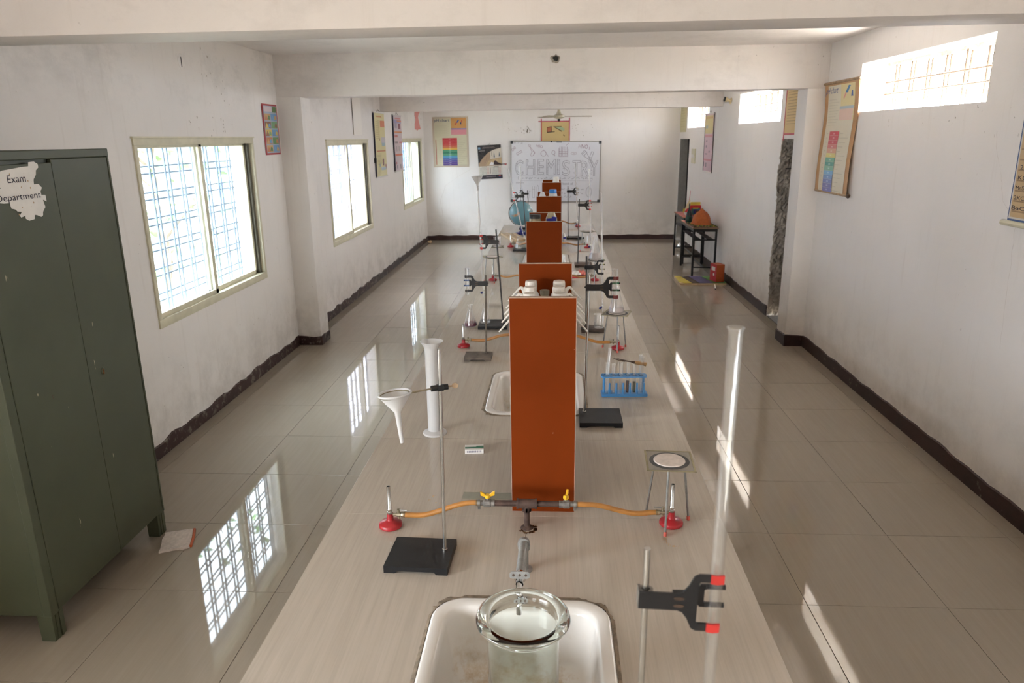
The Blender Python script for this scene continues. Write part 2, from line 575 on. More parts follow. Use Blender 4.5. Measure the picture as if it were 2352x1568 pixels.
def add_prism(bm, pts, d0, d1, M=None, mi=0):
    """Outline pts in local XZ, extruded along local Y from d0 to d1."""
    M = M or Matrix()
    a = [bm.verts.new(M @ Vector((x, d0, z))) for x, z in pts]
    b = [bm.verts.new(M @ Vector((x, d1, z))) for x, z in pts]
    n = len(pts)
    fs = [bm.faces.new(a), bm.faces.new(list(reversed(b)))]
    for i in range(n):
        j = (i + 1) % n
        fs.append(bm.faces.new((a[j], a[i], b[i], b[j])))
    for f in fs:
        f.material_index = mi


def smooth_path(ctrl, n=24):
    """Catmull-Rom through control points."""
    P = [Vector(c) for c in ctrl]
    P = [2 * P[0] - P[1]] + P + [2 * P[-1] - P[-2]]
    out = []
    segs = len(P) - 3
    for s in range(segs):
        a, b, c, d = P[s:s + 4]
        for k in range(n // segs):
            t = k / (n // segs)
            out.append(0.5 * ((2 * b) + (c - a) * t + (2 * a - 5 * b + 4 * c - d) * t * t + (3 * b - a - 3 * c + d) * t ** 3))
    out.append(P[-2])
    return out


def obj(name, bm, mat, parent=None, smooth=35, loc=None, rot=None, fix=True):
    if fix:
        bmesh.ops.recalc_face_normals(bm, faces=bm.faces[:])
    me = bpy.data.meshes.new(name)
    bm.to_mesh(me)
    bm.free()
    for m in (mat if isinstance(mat, (list, tuple)) else [mat]):
        me.materials.append(MATS[m])
    if smooth:
        for p in me.polygons:
            p.use_smooth = True
        me.set_sharp_from_angle(angle=math.radians(smooth))
    o = bpy.data.objects.new(name, me)
    COL.objects.link(o)
    if parent:
        o.parent = parent
    if loc:
        o.location = loc
    if rot:
        o.rotation_euler = rot
    return o


def tag(o, label, cat, group=None):
    o['label'] = label
    o['category'] = cat
    if group:
        o['group'] = group
    return o


def thing(name, label, cat, loc=(0, 0, 0), rz=0.0, group=None):
    o = bpy.data.objects.new(name, None)
    o.empty_display_size = 0.05
    COL.objects.link(o)
    o.location = loc
    o.rotation_euler = (0, 0, rz)
    return tag(o, label, cat, group)


def structure(o):
    o['kind'] = 'structure'
    return o


def empty_structure(name, loc=(0, 0, 0)):
    o = bpy.data.objects.new(name, None)
    o.empty_display_size = 0.05
    COL.objects.link(o)
    o.location = loc
    return structure(o)


def copy_tree(o, parent=None):
    c = o.copy()
    COL.objects.link(c)
    c.parent = parent
    for ch in o.children:
        copy_tree(ch, c)
    return c


def dup(root, loc, label, rz=None, group=None):
    c = copy_tree(root)
    c.location = loc
    if rz is not None:
        c.rotation_euler = (0, 0, rz)
    c['label'] = label
    if group:
        c['group'] = group
    return c


def text_points(s, size):
    """A text as flat mesh data: verts in XY, faces."""
    cu = bpy.data.curves.new('txt', 'FONT')
    cu.body = s
    cu.size = size
    cu.resolution_u = 3
    o = bpy.data.objects.new('txt', cu)
    COL.objects.link(o)
    dg = bpy.context.evaluated_depsgraph_get()
    me = bpy.data.meshes.new_from_object(o.evaluated_get(dg))
    vs = [v.co.copy() for v in me.vertices]
    fs = [list(p.vertices) for p in me.polygons]
    bpy.data.objects.remove(o)
    bpy.data.curves.remove(cu)
    bpy.data.meshes.remove(me)
    return vs, fs


def lettering(name, s, mat, parent, u, v, w, h, d=-0.002, slant=0.0, tilt=0.0, outline=0.0):
    """Text fitted to a w x h box at (u, v) of a local XZ sheet, facing local -Y."""
    vs, fs = text_points(s, 1.0)
    x0, x1 = min(p.x for p in vs), max(p.x for p in vs)
    y0, y1 = min(p.y for p in vs), max(p.y for p in vs)
    T = []
    for p in vs:
        a = (p.x - x0) / (x1 - x0) * w
        b = (p.y - y0) / (y1 - y0) * h
        a, b = a + slant * b, b + 0
        T.append(Vector((u + a * math.cos(tilt) - b * math.sin(tilt), d, v + a * math.sin(tilt) + b * math.cos(tilt))))
    bm = bm_new()
    if outline:
        cnt = {}
        for f in fs:
            for i in range(len(f)):
                e = (f[i], f[(i + 1) % len(f)])
                cnt[tuple(sorted(e))] = cnt.get(tuple(sorted(e)), 0) + 1
        for (i, j), c in cnt.items():
            if c == 1:
                stroke(bm, [T[i], T[j]], outline)
    else:
        bv = [bm.verts.new(p) for p in T]
        for f in fs:
            try:
                bm.faces.new([bv[i] for i in f])
            except ValueError:
                pass
    o = obj(name, bm, mat, parent, smooth=0, fix=False)
    return o


def stroke(bm, pts, w):
    """Flat marker line in the local XZ plane."""
    pts = [Vector(p) for p in pts]
    for a, b in zip(pts[:-1], pts[1:]):
        d = b - a
        if d.length < 1e-5:
            continue
        d.normalize()
        n = Vector((-d.z, 0, d.x)) * (w / 2)
        e = d * (w / 3)
        bm.faces.new([bm.verts.new(p) for p in (a - e - n, b + e - n, b + e + n, a - e + n)])


def print_mesh(name, rects, parent, d=-0.0012, wave=None):
    """Flat print: coloured rectangles (u0, v0, u1, v1, rgb) or polygons ([(u, v)...], rgb) on a local XZ sheet."""
    bm = bm_new()
    lay = bm.loops.layers.float_color.new('ink')
    for k, r in enumerate(rects):
        if len(r) == 5:
            u0, v0, u1, v1, c = r
            n = max(1, int((v1 - v0) / 0.04)) if wave else 1
            quads = [[(u0, v0 + (v1 - v0) * i / n), (u1, v0 + (v1 - v0) * i / n), (u1, v0 + (v1 - v0) * (i + 1) / n), (u0, v0 + (v1 - v0) * (i + 1) / n)] for i in range(n)]
        else:
            quads, c = [r[0]], r[1]
        cl = lin(c)
        for q in quads:
            f = bm.faces.new([bm.verts.new((u + (wave(v)[0] if wave else 0), d - 0.00008 * k + (wave(v)[1] if wave else 0), v)) for u, v in q])
            for lp in f.loops:
                lp[lay] = (*cl, 1)
    return obj(name, bm, 'print', parent, smooth=0, fix=False)


# ------------------------------------------------------------------ room shell
XL, XR, YN, YF, ZC = -2.72, 2.55, -4.2, 15.5, 2.90
WT = 0.26
WIN_L = [(-3.9, -2.1, 0.86, 2.13), (-0.95, 0.85, 0.86, 2.13), (4.68, 6.61, 0.86, 2.13), (8.77, 10.77, 0.83, 2.10), (13.15, 15.16, 0.865, 2.105)]
WIN_R = [(4.65, 6.55, 2.27, 2.655), (8.71, 10.64, 2.245, 2.635), (12.70, 14.65, 2.24, 2.625)]
DOORS_R = [(7.66, 8.60, 0.0, 2.05), (14.36, 15.40, 0.0, 2.04)]


def wall_y(bm, x0, x1, openings, y0=YN, y1=YF, z1=ZC):
    """A wall running along Y, boxes round its openings."""
    cuts = sorted({y0, y1} | {o[0] for o in openings} | {o[1] for o in openings})
    for a, b in zip(cuts[:-1], cuts[1:]):
        hs = sorted([(o[2], o[3]) for o in openings if o[0] <= a + 1e-6 and o[1] >= b - 1e-6])
        z = 0.0
        for h0, h1 in hs:
            if h0 > z + 1e-6:
                box(bm, x0, x1, a, b, z, h0)
            z = h1
        if z < z1 - 1e-6:
            box(bm, x0, x1, a, b, z, z1)


bm = bm_new()
wall_y(bm, XL - WT, XL, WIN_L)
wall_left = structure(obj('wall_left', bm, 'plaster_left', smooth=0))
bm = bm_new()
wall_y(bm, XR, XR + WT, WIN_R + DOORS_R)
wall_right = structure(obj('wall_right', bm, 'plaster_right', smooth=0))
bm = bm_new()
box(bm, XL - WT, XR + WT, YF, YF + 0.25, 0, ZC)
wall_far = structure(obj('wall_far', bm, 'plaster_far', smooth=0))
# wall behind the camera, a plain wall
bm = bm_new()
for a, b, z0, z1 in ((XL - WT, XR + WT, 0, ZC),):
    box(bm, a, b, YN - 0.25, YN, z0, z1)
structure(obj('wall_near', bm, 'plaster_far', smooth=0))

# ceiling slab and its three deep beams
bm = bm_new()
box(bm, XL - WT, XR + WT, YN - 0.25, YF + 0.25, ZC, ZC + 0.14)
ceiling = structure(obj('ceiling', bm, 'plaster_beam', smooth=0))
for y0, y1, zb in ((2.95, 3.22, 2.51), (7.30, 7.55, 2.51), (11.68, 11.93, 2.52), (-1.4, -1.15, 2.51)):
    bm = bm_new()
    box(bm, XL, XR, y0, y1, zb, ZC + 0.01, bev=0.006)
    obj('beam', bm, 'plaster_beam', ceiling)
for side, x0, x1, y0, y1, w in (('l', XL - 0.01, -2.475, 7.30, 7.57, wall_left), ('r', 2.368, XR + 0.01, 7.305, 7.60, wall_right)):
    bm = bm_new()
    box(bm, x0, x1, y0, y1, 0, 2.515, bev=0.012)
    obj('pillar', bm, 'plaster_left' if side == 'l' else 'plaster_right', w)

# broken fan-hook hole in the second beam: ragged raised rim, the dark of its depth painted as a black face
bm = bm_new()
rim, inner = [], []
for k in range(18):
    a = 2 * PI * k / 18
    r = 0.043 * random.uniform(0.75, 1.2)
    rim.append(bm.verts.new((0.004 + r * math.cos(a), 7.298, 2.812 + r * math.sin(a))))
    inner.append(bm.verts.new((0.008 + r * 0.62 * math.cos(a), 7.286 + random.uniform(0, 0.008), 2.815 + r * 0.62 * math.sin(a))))
bm.faces.new(inner).material_index = 0
for k in range(18):
    j = (k + 1) % 18
    bm.faces.new((rim[k], rim[j], inner[j], inner[k])).material_index = 1
obj('hook_hole_patch', bm, ['cap_black', 'raw_masonry'], ceiling, smooth=0)
# round conduit cover high on the left wall
bm = bm_new()
Mx = Matrix.Translation((XL, 5.48, 2.67)) @ Matrix.Rotation(PI / 2, 4, 'Y')
add_lathe(bm, [(0.055, -0.002), (0.055, 0.004), (0.051, 0.006), (0.049, 0.003), (0.0, 0.003)], 28, Mx)
box(bm, XL, XL + 0.006, 5.468, 5.474, 2.63, 2.70, 1)
obj('conduit_cover', bm, ['plaster_left', 'cap_black'], wall_left)
# patch of pink paint left on the left wall
bm = bm_new()
edge = [(14.52, 2.70), (14.60, 2.62), (14.56, 2.55), (14.66, 2.47), (14.60, 2.42), (14.55, 2.38), (14.55, 2.29), (14.70, 2.28), (14.78, 2.265), (14.90, 2.285), (15.17, 2.295),
        (15.08, 2.37), (15.00, 2.45), (14.93, 2.52), (15.02, 2.58), (15.14, 2.62), (15.16, 2.72), (14.8, 2.74)]
vs0 = [bm.verts.new((XL + 0.001, y, z)) for y, z in edge]
vs1 = [bm.verts.new((XL + 0.0025, y, z)) for y, z in edge]
bm.faces.new(vs1)
for k in range(len(edge)):
    j = (k + 1) % len(edge)
    bm.faces.new((vs0[k], vs0[j], vs1[j], vs1[k]))
obj('paint_patch', bm, 'paint_pink', wall_left, smooth=0)


# scuffs, flakes and hairline cracks: thin pieces of bare or blackened plaster on the walls
def flakes(name, parent, put, spots, mat):
    bm = bm_new()
    for (a, z, n, sa, sz, r) in spots:
        for _ in range(n):
            ca, cz = random.gauss(a, sa), random.gauss(z, sz)
            k = random.randint(5, 7)
            rr = r * random.uniform(0.3, 1.2)
            st = random.uniform(0.4, 1.0)
            ph = random.random() * 6
            bm.faces.new([bm.verts.new(put(ca + st * rr * random.uniform(0.6, 1.2) * math.cos(ph + 2 * PI * i / k), cz + rr * random.uniform(0.6, 1.3) * math.sin(ph + 2 * PI * i / k))) for i in range(k)])
    o = obj(name, bm, mat, parent, smooth=0, fix=False)
    o['kind'] = 'stuff'
    return o


flakes('paint_flakes', wall_far, lambda a, z: (a, YF - 0.0015, z), [(-1.02, 2.30, 8, 0.10, 0.07, 0.012), (-0.75, 2.26, 5, 0.08, 0.04, 0.012), (-0.55, 2.25, 22, 0.035, 0.03, 0.016),
       (0.42, 2.28, 10, 0.05, 0.10, 0.010), (0.85, 2.36, 9, 0.16, 0.10, 0.008), (0.62, 2.2, 4, 0.1, 0.04, 0.010), (1.5, 1.7, 5, 0.5, 0.5, 0.009), (1.55, 1.0, 2, 0.05, 0.05, 0.014)], 'raw_masonry')
flakes('paint_flakes', wall_left, lambda a, z: (XL + 0.0015, a, z), [(5.75, 2.25, 16, 0.35, 0.035, 0.012), (6.0, 2.5, 14, 0.12, 0.14, 0.009), (5.9, 2.75, 8, 0.2, 0.06, 0.010), (8.0, 2.4, 10, 0.3, 0.2, 0.010),
       (15.2, 2.5, 12, 0.1, 0.15, 0.02), (5.2, 0.4, 14, 0.8, 0.2, 0.006), (9.0, 0.5, 14, 1.2, 0.2, 0.007), (6.4, 0.6, 10, 0.5, 0.2, 0.006), (3.9, 1.6, 10, 0.3, 0.5, 0.005)], 'flake_grey')
flakes('paint_flakes', wall_right, lambda a, z: (XR - 0.0015, a, z), [(5.9, 2.19, 5, 0.02, 0.02, 0.006), (5.4, 2.18, 5, 0.02, 0.02, 0.006), (5.0, 2.18, 4, 0.02, 0.02, 0.006), (5.2, 1.7, 7, 0.7, 0.5, 0.003),
       (11.0, 2.0, 8, 0.5, 0.5, 0.006), (9.6, 1.4, 5, 0.5, 0.3, 0.007), (5.0, 0.8, 8, 1.0, 0.4, 0.003)], 'flake_grey')


def crack(parent, pts, w, put):
    bm = bm_new()
    P = []
    for (a0, z0), (a1, z1) in zip(pts[:-1], pts[1:]):
        for k in range(6):
            t = k / 6
            P.append((a0 + (a1 - a0) * t + random.uniform(-1, 1) * 0.008, z0 + (z1 - z0) * t))
    P.append(pts[-1])
    for p, q in zip(P[:-1], P[1:]):
        ww = w * random.uniform(0.5, 1.2)
        bm.faces.new([bm.verts.new(put(*c)) for c in ((p[0] - ww, p[1]), (q[0] - ww, q[1]), (q[0] + ww, q[1]), (p[0] + ww, p[1]))])
    obj('hairline_crack', bm, 'raw_masonry', parent, smooth=0, fix=False)


crack(wall_right, [(4.50, 2.10), (4.46, 1.98), (4.38, 1.86), (4.33, 1.72), (4.18, 1.6), (4.15, 1.3), (4.12, 0.9)], 0.0006, lambda a, z: (XR - 0.0012, a, z))
crack(wall_far, [(-1.72, 1.5), (-2.0, 1.35), (-2.3, 1.15), (-2.42, 0.85), (-2.38, 0.5)], 0.0016, lambda a, z: (a, YF - 0.0012, z))


# skirting: painted maroon band with a ragged upper edge
def skirting(name, runs, h, rag, mat, step=0.07):
    bm = bm_new()
    for p0, p1, nrm in runs:
        p0, p1, nrm = Vector(p0), Vector(p1), Vector(nrm)
        n = max(1, int((p1 - p0).length / step))
        prev = None
        for i in range(n + 1):
            p = p0.lerp(p1, i / n)
            s_ = (p.x + p.y)
            hh = h + rag * (0.55 * math.sin(s_ * 5.3 + 1.1) * math.sin(s_ * 2.1) + 0.45 * math.sin(s_ * 17.0)) + random.uniform(-rag, rag) * 0.3
            a = bm.verts.new((p.x, p.y, 0.0))
            b = bm.verts.new((p.x + nrm.x * 0.010, p.y + nrm.y * 0.010, 0.0))
            c = bm.verts.new((p.x + nrm.x * 0.010, p.y + nrm.y * 0.010, hh - 0.008))
            d = bm.verts.new((p.x, p.y, hh))
            if prev:
                for q in range(3):
                    bm.faces.new((prev[q], (a, b, c, d)[q], (a, b, c, d)[q + 1], prev[q + 1]))
            else:
                bm.faces.new((a, b, c, d))
            prev = (a, b, c, d)
        bm.faces.new(prev)
    return structure(obj(name, bm, mat, smooth=0))


skirting('baseboard_left', [((XL, YN, 0), (XL, 7.30, 0), (1, 0, 0)), ((XL, 7.30, 0), (-2.475, 7.30, 0), (0, -1, 0)), ((-2.475, 7.292, 0), (-2.475, 7.57, 0), (1, 0, 0)), ((XL, 7.57, 0), (XL, YF, 0), (1, 0, 0))], 0.10, 0.020, 'skirting_chipped')
skirting('baseboard_right', [((XR, YN, 0), (XR, 7.305, 0), (-1, 0, 0)), ((XR, 7.305, 0), (2.368, 7.305, 0), (0, -1, 0)), ((2.368, 7.297, 0), (2.368, 7.60, 0), (-1, 0, 0)), ((XR, 8.62, 0), (XR, 14.36, 0), (-1, 0, 0))], 0.115, 0.010, 'skirting')
skirting('baseboard_far', [((XL, YF, 0), (XR, YF, 0), (0, -1, 0))], 0.095, 0.010, 'skirting')

# floor: grout bed with polished tiles laid on it
bm = bm_new()
box(bm, XL - WT, XR + WT, YN - 0.25, YF + 0.25, -0.12, -0.0022)
floor = structure(obj('floor', bm, 'floor_grout', smooth=0))
TS = 0.6315
xs = [XL] + [1.175 + 0.63 * k for k in range(-6, 3)] + [XR]
ys = [2.965 + TS * k for k in range(-2, 20)] + [YF]
cache = {}


def slab_tile(name, w, l, th, mat, key, gap=0.0012, bev=0.0012):
    k = (key, round(w, 3), round(l, 3))
    if k not in cache:
        bm = bm_new()
        box(bm, gap, w - gap, gap, l - gap, -th, 0, bev=bev)
        o = obj(name, bm, mat, smooth=0)
        cache[k] = o.data
        return o
    o = bpy.data.objects.new(name, cache[k])
    COL.objects.link(o)
    return o


for a, b in zip(xs[:-1], xs[1:]):
    for c, d in zip(ys[:-1], ys[1:]):
        if a > -0.75 and b < 0.56 and d < 10.4:
            continue                                   # under the bench
        o = slab_tile('tile', b - a, d - c, 0.006, 'floor_tile', 'f')
        o.parent = floor
        o.location = (a, c, random.uniform(-0.0003, 0.0003))
bm = bm_new()
c = ys[0]
while c > YN + 0.01:
    for a, b in zip(xs[:-1], xs[1:]):
        box(bm, a + 0.0012, b - 0.0012, max(YN, c - TS) + 0.0012, c - 0.0012, -0.006, 0)
    c -= TS
o = obj('tiles_beyond_view', bm, 'floor_tile', floor, smooth=0)
o['kind'] = 'stuff'


# ------------------------------------------------------------------ left windows: sliding sashes in cream frames, bars outside
def sliding_window(n, y0, y1, z0, z1, glass, ym):
    w = empty_structure('window_%d' % n, (XL, y0, z0))
    W, H = y1 - y0, z1 - z0
    fw = 0.055
    bm = bm_new()
    for a in ((-0.10, 0.012, 0, W, H - 0.045, H), (-0.10, 0.012, 0, W, 0, 0.06), (-0.10, 0.012, 0, 0.04, 0.06, H - 0.045), (-0.10, 0.012, W - 0.04, W, 0.06, H - 0.045)):
        box(bm, *a, bev=0.003)
    box(bm, -0.06, 0.018, -0.012, W + 0.012, H, H + 0.012)            # dusty ledge on the head
    obj('frame', bm, 'window_cream', w)
    bm = bm_new()
    box(bm, -0.055, -0.020, W - 0.085, W - 0.042, 0.06, H - 0.045)
    obj('track', bm, 'window_dark', w)
    for k, (a, b, xo) in enumerate(((0.03, ym - y0 + 0.025, -0.030), (ym - y0 - 0.03, W - 0.085, -0.066))):
        bm = bm_new()
        t = 0.028
        z_0, z_1 = 0.055, H - 0.036
        for q in ((xo, xo + 0.022, a, a + 0.04 if k == 0 else a + 0.05, z_0, z_1), (xo, xo + 0.022, b - 0.05 if k == 0 else b - 0.035, b, z_0, z_1), (xo, xo + 0.022, a, b, z_0, z_0 + t + 0.012), (xo, xo + 0.022, a, b, z_1 - t, z_1)):
            box(bm, *q, bev=0.002)
        s = obj('sash', bm, 'window_cream', w)
        bm = bm_new()
        box(bm, xo + 0.008, xo + 0.013, a + 0.03, b - 0.03, z_0 + 0.03, z_1 - 0.02)
        obj('pane', bm, glass, s, smooth=0)
    # bars: pairs of uprights and pairs of rails
    xb = -0.205
    ups, rails = [], []
    y = 0.10
    while y < W - 0.02:
        ups += [y, y + 0.055]
        y += 0.215
    z = 0.10
    while z < H - 0.02:
        rails += [z, z + 0.052]
        z += 0.185
    mv = mh = None
    for y in ups:
        if y > W:
            continue
        if mv is None:
            bm = bm_new()
            add_cyl(bm, (0, 0, -0.01), (0, 0, H + 0.01), 0.0085, seg=8)
            o = obj('bar', bm, 'grille', w)
            mv = o.data
        else:
            o = bpy.data.objects.new('bar', mv)
            COL.objects.link(o)
            o.parent = w
        o.location = (xb, y, 0)
    for z in rails:
        if mh is None:
            bm = bm_new()
            add_cyl(bm, (0, -0.01, 0), (0, W + 0.01, 0), 0.008, seg=8)
            o = obj('rail', bm, 'grille', w)
            mh = o.data
        else:
            o = bpy.data.objects.new('rail', mh)
            COL.objects.link(o)
            o.parent = w
        o.location = (xb - 0.017, 0, z)
    return w


ym = [None, None, 5.615, 9.72, 14.14]
for i, (y0, y1, z0, z1) in enumerate(WIN_L):
    if i >= 2:
        win = sliding_window(i - 1, y0, y1, z0, z1, 'window_glass_dusty' if i == 3 else 'window_glass', ym[i])


# ------------------------------------------------------------------ right clerestory: unglazed slots with rusty bars
def clerestory(n, y0, y1, z0, z1):
    w = empty_structure('window_%d' % n, (XR, y0, z0))
    W, H = y1 - y0, z1 - z0
    xb = WT - 0.035
    bm = bm_new()
    # rough broken edge of the outer opening
    for k in range(int(W / 0.045)):
        y = k * 0.045
        box(bm, xb - 0.02, xb + 0.02, y, y + 0.046, H - random.uniform(0.012, 0.032), H + 0.005)
    for k in range(int(H / 0.04)):
        z = k * 0.04
        box(bm, xb - 0.02, xb + 0.02, W - random.uniform(0.008, 0.028), W + 0.005, z, z + 0.041)
    obj('rough_edge', bm, 'raw_masonry', w, smooth=0)
    y = 0.14
    mv = None
    while y < W - 0.05:
        for q in (0, 0.058):
            if mv is None:
                bm = bm_new()
                add_cyl(bm, (0, 0, -0.01), (0, 0, H + 0.01), 0.0085, seg=8)
                o = obj('bar', bm, 'grille_rust', w)
                mv = o.data
            else:
                o = bpy.data.objects.new('bar', mv)
                COL.objects.link(o)
                o.parent = w
            o.location = (xb, y + q, 0)
        y += 0.262
    mh = None
    for z in (H * 0.36, H * 0.60):
        if mh is None:
            bm = bm_new()
            add_cyl(bm, (0, -0.01, 0), (0, W + 0.01, 0), 0.007, seg=8)
            o = obj('rail', bm, 'grille_rust', w)
            mh = o.data
        else:
            o = bpy.data.objects.new('rail', mh)
            COL.objects.link(o)
            o.parent = w
        o.location = (xb - 0.0155, 0, z)


for i, q in enumerate(WIN_R):
    clerestory(i + 4, *q)

# ------------------------------------------------------------------ doorways in the right wall
# near doorway: raw masonry jamb (plaster knocked off), dark steel door standing shut at the back of the reveal
d1 = empty_structure('door_1', (XR, 7.66, 0))
bm = bm_new()
NR, NC = 90, 7
grid = []
for k in range(NR + 1):
    z = 2.05 * k / NR
    edge_in = -0.003 + 0.010 * math.sin(z * 7.0) * random.random() + random.uniform(-0.006, 0.006)
    grid.append([bm.verts.new((edge_in + (0.150 - edge_in) * i / NC, 0.94 - 0.004 - random.random() * 0.026 * (0.4 + abs(math.sin(z * 5.2 + i * 0.4))), z)) for i in range(NC + 1)])
for k in range(NR):
    for i in range(NC):
        bm.faces.new((grid[k][i], grid[k][i + 1], grid[k + 1][i + 1], grid[k + 1][i]))
    a, b = grid[k][0], grid[k + 1][0]
    bm.faces.new((a, b, bm.verts.new((b.co.x, 0.955, b.co.z)), bm.verts.new((a.co.x, 0.955, a.co.z))))
obj('jamb', bm, 'raw_masonry', d1, smooth=0)
bm = bm_new()
box(bm, 0.175, 0.21, 0.0, 0.94, 0.05, 2.05)
box(bm, 0.151, 0.215, 0.895, 0.94, 0.0, 2.05)
for k in range(3):
    box(bm, 0.170, 0.177, 0.08, 0.84, 0.15 + 0.65 * k, 0.68 + 0.65 * k, bev=0.004)
leaf = obj('door_leaf', bm, 'door_dark', d1)
bm = bm_new()
add_cyl(bm, (0.13, 0.86, 1.73), (0.176, 0.86, 1.73), 0.008)
add_cyl(bm, (0.03, 0.80, 1.73), (0.165, 0.80, 1.73), 0.006)
obj('bolt', bm, 'steel_dark', leaf)
bm = bm_new()
box(bm, -0.001, 0.26, 0.0, 0.94, 0.0005, 0.012)
obj('sill', bm, 'fitting_grey', d1, smooth=0)
# far doorway: plastered jamb, grey leaf
d2 = empty_structure('door_2', (XR, 14.36, 0))
bm = bm_new()
box(bm, 0.0, 0.25, 1.005, 1.04, 0.0, 2.04)
obj('jamb', bm, 'door_grey', d2, smooth=0)
bm = bm_new()
box(bm, 0.17, 0.215, 0.0, 1.0, 0.03, 2.03)
box(bm, 0.15, 0.23, 0.965, 1.005, 0.0, 2.04)
obj('door_leaf', bm, 'door_dark', d2)

# ------------------------------------------------------------------ outdoors
bm = bm_new()
box(bm, -40, 60, -40, 70, -0.5, -0.14)
structure(obj('ground', bm, 'outside_ground', smooth=0))
bm = bm_new()
box(bm, -7.4, -7.0, 3.4, 40, -0.14, 2.75)
box(bm, -7.5, -5.9, 3.2, 40, 2.75, 2.85)  # unseen eave, added to keep the sun off the wall below
nb = thing('neighbour_building', 'pale washed-out building wall seen through the left windows', 'building')
obj('wall', bm, 'outside_wall', nb, smooth=0)
for k in range(7):
    y = 6 + 4.5 * k
    bm = bm_new()
    box(bm, -7.02, -6.93, y, y + 1.3, 0.9, 2.2)
    obj('window_panel', bm, 'outside_blue', nb, smooth=0)
bb = thing('blue_building', 'blue painted wall far behind the clerestory slots', 'building', (8, 30, -0.14))
bm = bm_new()
box(bm, 0.5, 3, -6, 22, 0, 3.05)
obj('wall', bm, 'outside_blue', bb, smooth=0)
for k in range(7):
    bm = bm_new()
    box(bm, 0.42, 0.5, -5.5 + 4 * k, -5.2 + 4 * k, 0, 3.05)
    obj('pilaster', bm, 'outside_wall', bb, smooth=0)
# small tree outside the near left window
tr = thing('tree', 'leafy green tree outside the large left window', 'tree', (-4.72, 8.45, -0.14))
bm = bm_new()
add_tube(bm, [(0, 0, 0), (0.05, 0, 0.9), (-0.05, 0.1, 1.7), (0.0, 0.15, 2.6)], [0.07, 0.055, 0.045, 0.02], 8)
for a in range(6):
    an = a * 1.1
    add_tube(bm, [(0, 0.05, 1.1 + 0.2 * a), (0.4 * math.cos(an), 0.4 * math.sin(an), 1.5 + 0.2 * a), (0.8 * math.cos(an), 0.8 * math.sin(an), 1.7 + 0.22 * a)], [0.025, 0.016, 0.006], 6)
obj('trunk', bm, 'bark', tr)
bm = bm_new()
for _ in range(420):
    an, rr, zz = random.random() * 6.28, random.random() ** 0.5 * 1.0, random.uniform(0.7, 3.3)
    p = Vector((rr * math.cos(an), rr * math.sin(an), zz))
    d = Vector((random.uniform(-1, 1), random.uniform(-1, 1), random.uniform(-0.8, 0.3))).normalized()
    s = d.cross(Vector((random.uniform(-1, 1), random.uniform(-1, 1), random.uniform(-1, 1)))).normalized()
    L = random.uniform(0.10, 0.2)
    bm.faces.new([bm.verts.new(q) for q in (p, p + d * L * 0.5 + s * L * 0.22, p + d * L, p + d * L * 0.5 - s * L * 0.22)])
o = obj('foliage', bm, 'leaf', tr, smooth=0, fix=False)
o['kind'] = 'stuff'

# ------------------------------------------------------------------ sky portals in the openings (guide sampling, give no light of their own)
def portal(loc, sx, sy, d):
    L = bpy.data.lights.new('sky_portal', 'AREA')
    L.shape = 'RECTANGLE'
    L.size, L.size_y = sx, sy
    L.cycles.is_portal = True
    o = bpy.data.objects.new('sky_portal', L)
    COL.objects.link(o)
    o.location = loc
    o.rotation_euler = Vector(d).to_track_quat('-Z', 'Y').to_euler()


for y0, y1, z0, z1 in WIN_L:
    portal((XL - WT - 0.02, (y0 + y1) / 2, (z0 + z1) / 2), y1 - y0, z1 - z0, (1, 0, 0))
for y0, y1, z0, z1 in WIN_R:
    portal((XR + WT + 0.02, (y0 + y1) / 2, (z0 + z1) / 2), y1 - y0, z1 - z0, (-1, 0, 0))


# ------------------------------------------------------------------ the long tiled bench
BX0, BX1, BXM, BZ, BY0, BY1 = -0.722, 0.545, -0.087, 0.90, 0.24, 10.46
bench = thing('lab_bench', 'long island bench topped with cream wood-grain tiles down the middle of the room', 'bench', (0, 0, 0))
SINKS = [(1.04, 1.685), (3.03, 3.66), (5.05, 5.68), (7.05, 7.68)]
SX0, SX1 = -0.318, 0.148
bm = bm_new()
box(bm, BX0 + 0.16, BX1 - 0.16, BY0 + 0.1, BY1 - 0.1, 0.0, 0.66)
box(bm, BX0 + 0.01, SX0 - 0.01, BY0 + 0.005, BY1 - 0.005, 0.66, BZ - 0.012)
box(bm, SX1 + 0.01, BX1 - 0.01, BY0 + 0.005, BY1 - 0.005, 0.66, BZ - 0.012)
yy = BY0 + 0.005
for a, b in SINKS + [(BY1 - 0.005, BY1)]:
    box(bm, SX0 - 0.01, SX1 + 0.01, yy, a + 0.012, 0.66, BZ - 0.012)
    yy = b - 0.012
obj('base', bm, 'bench_base', bench, smooth=0)
bm = bm_new()
for x in (BX0, BX1 - 0.012):
    box(bm, x, x + 0.012, BY0, BY1, BZ - 0.075, BZ - 0.013, bev=0.002)
for y in (BY0, BY1 - 0.012):
    box(bm, BX0, BX1, y, y + 0.012, BZ - 0.075, BZ - 0.013, bev=0.002)
obj('edge_band', bm, 'bench_tile', bench, smooth=0)
rows = [BY0] + [1.503 + 0.631 * k for k in range(-1, 15)] + [BY1]
rows = [y for y in rows if BY0 <= y <= BY1]


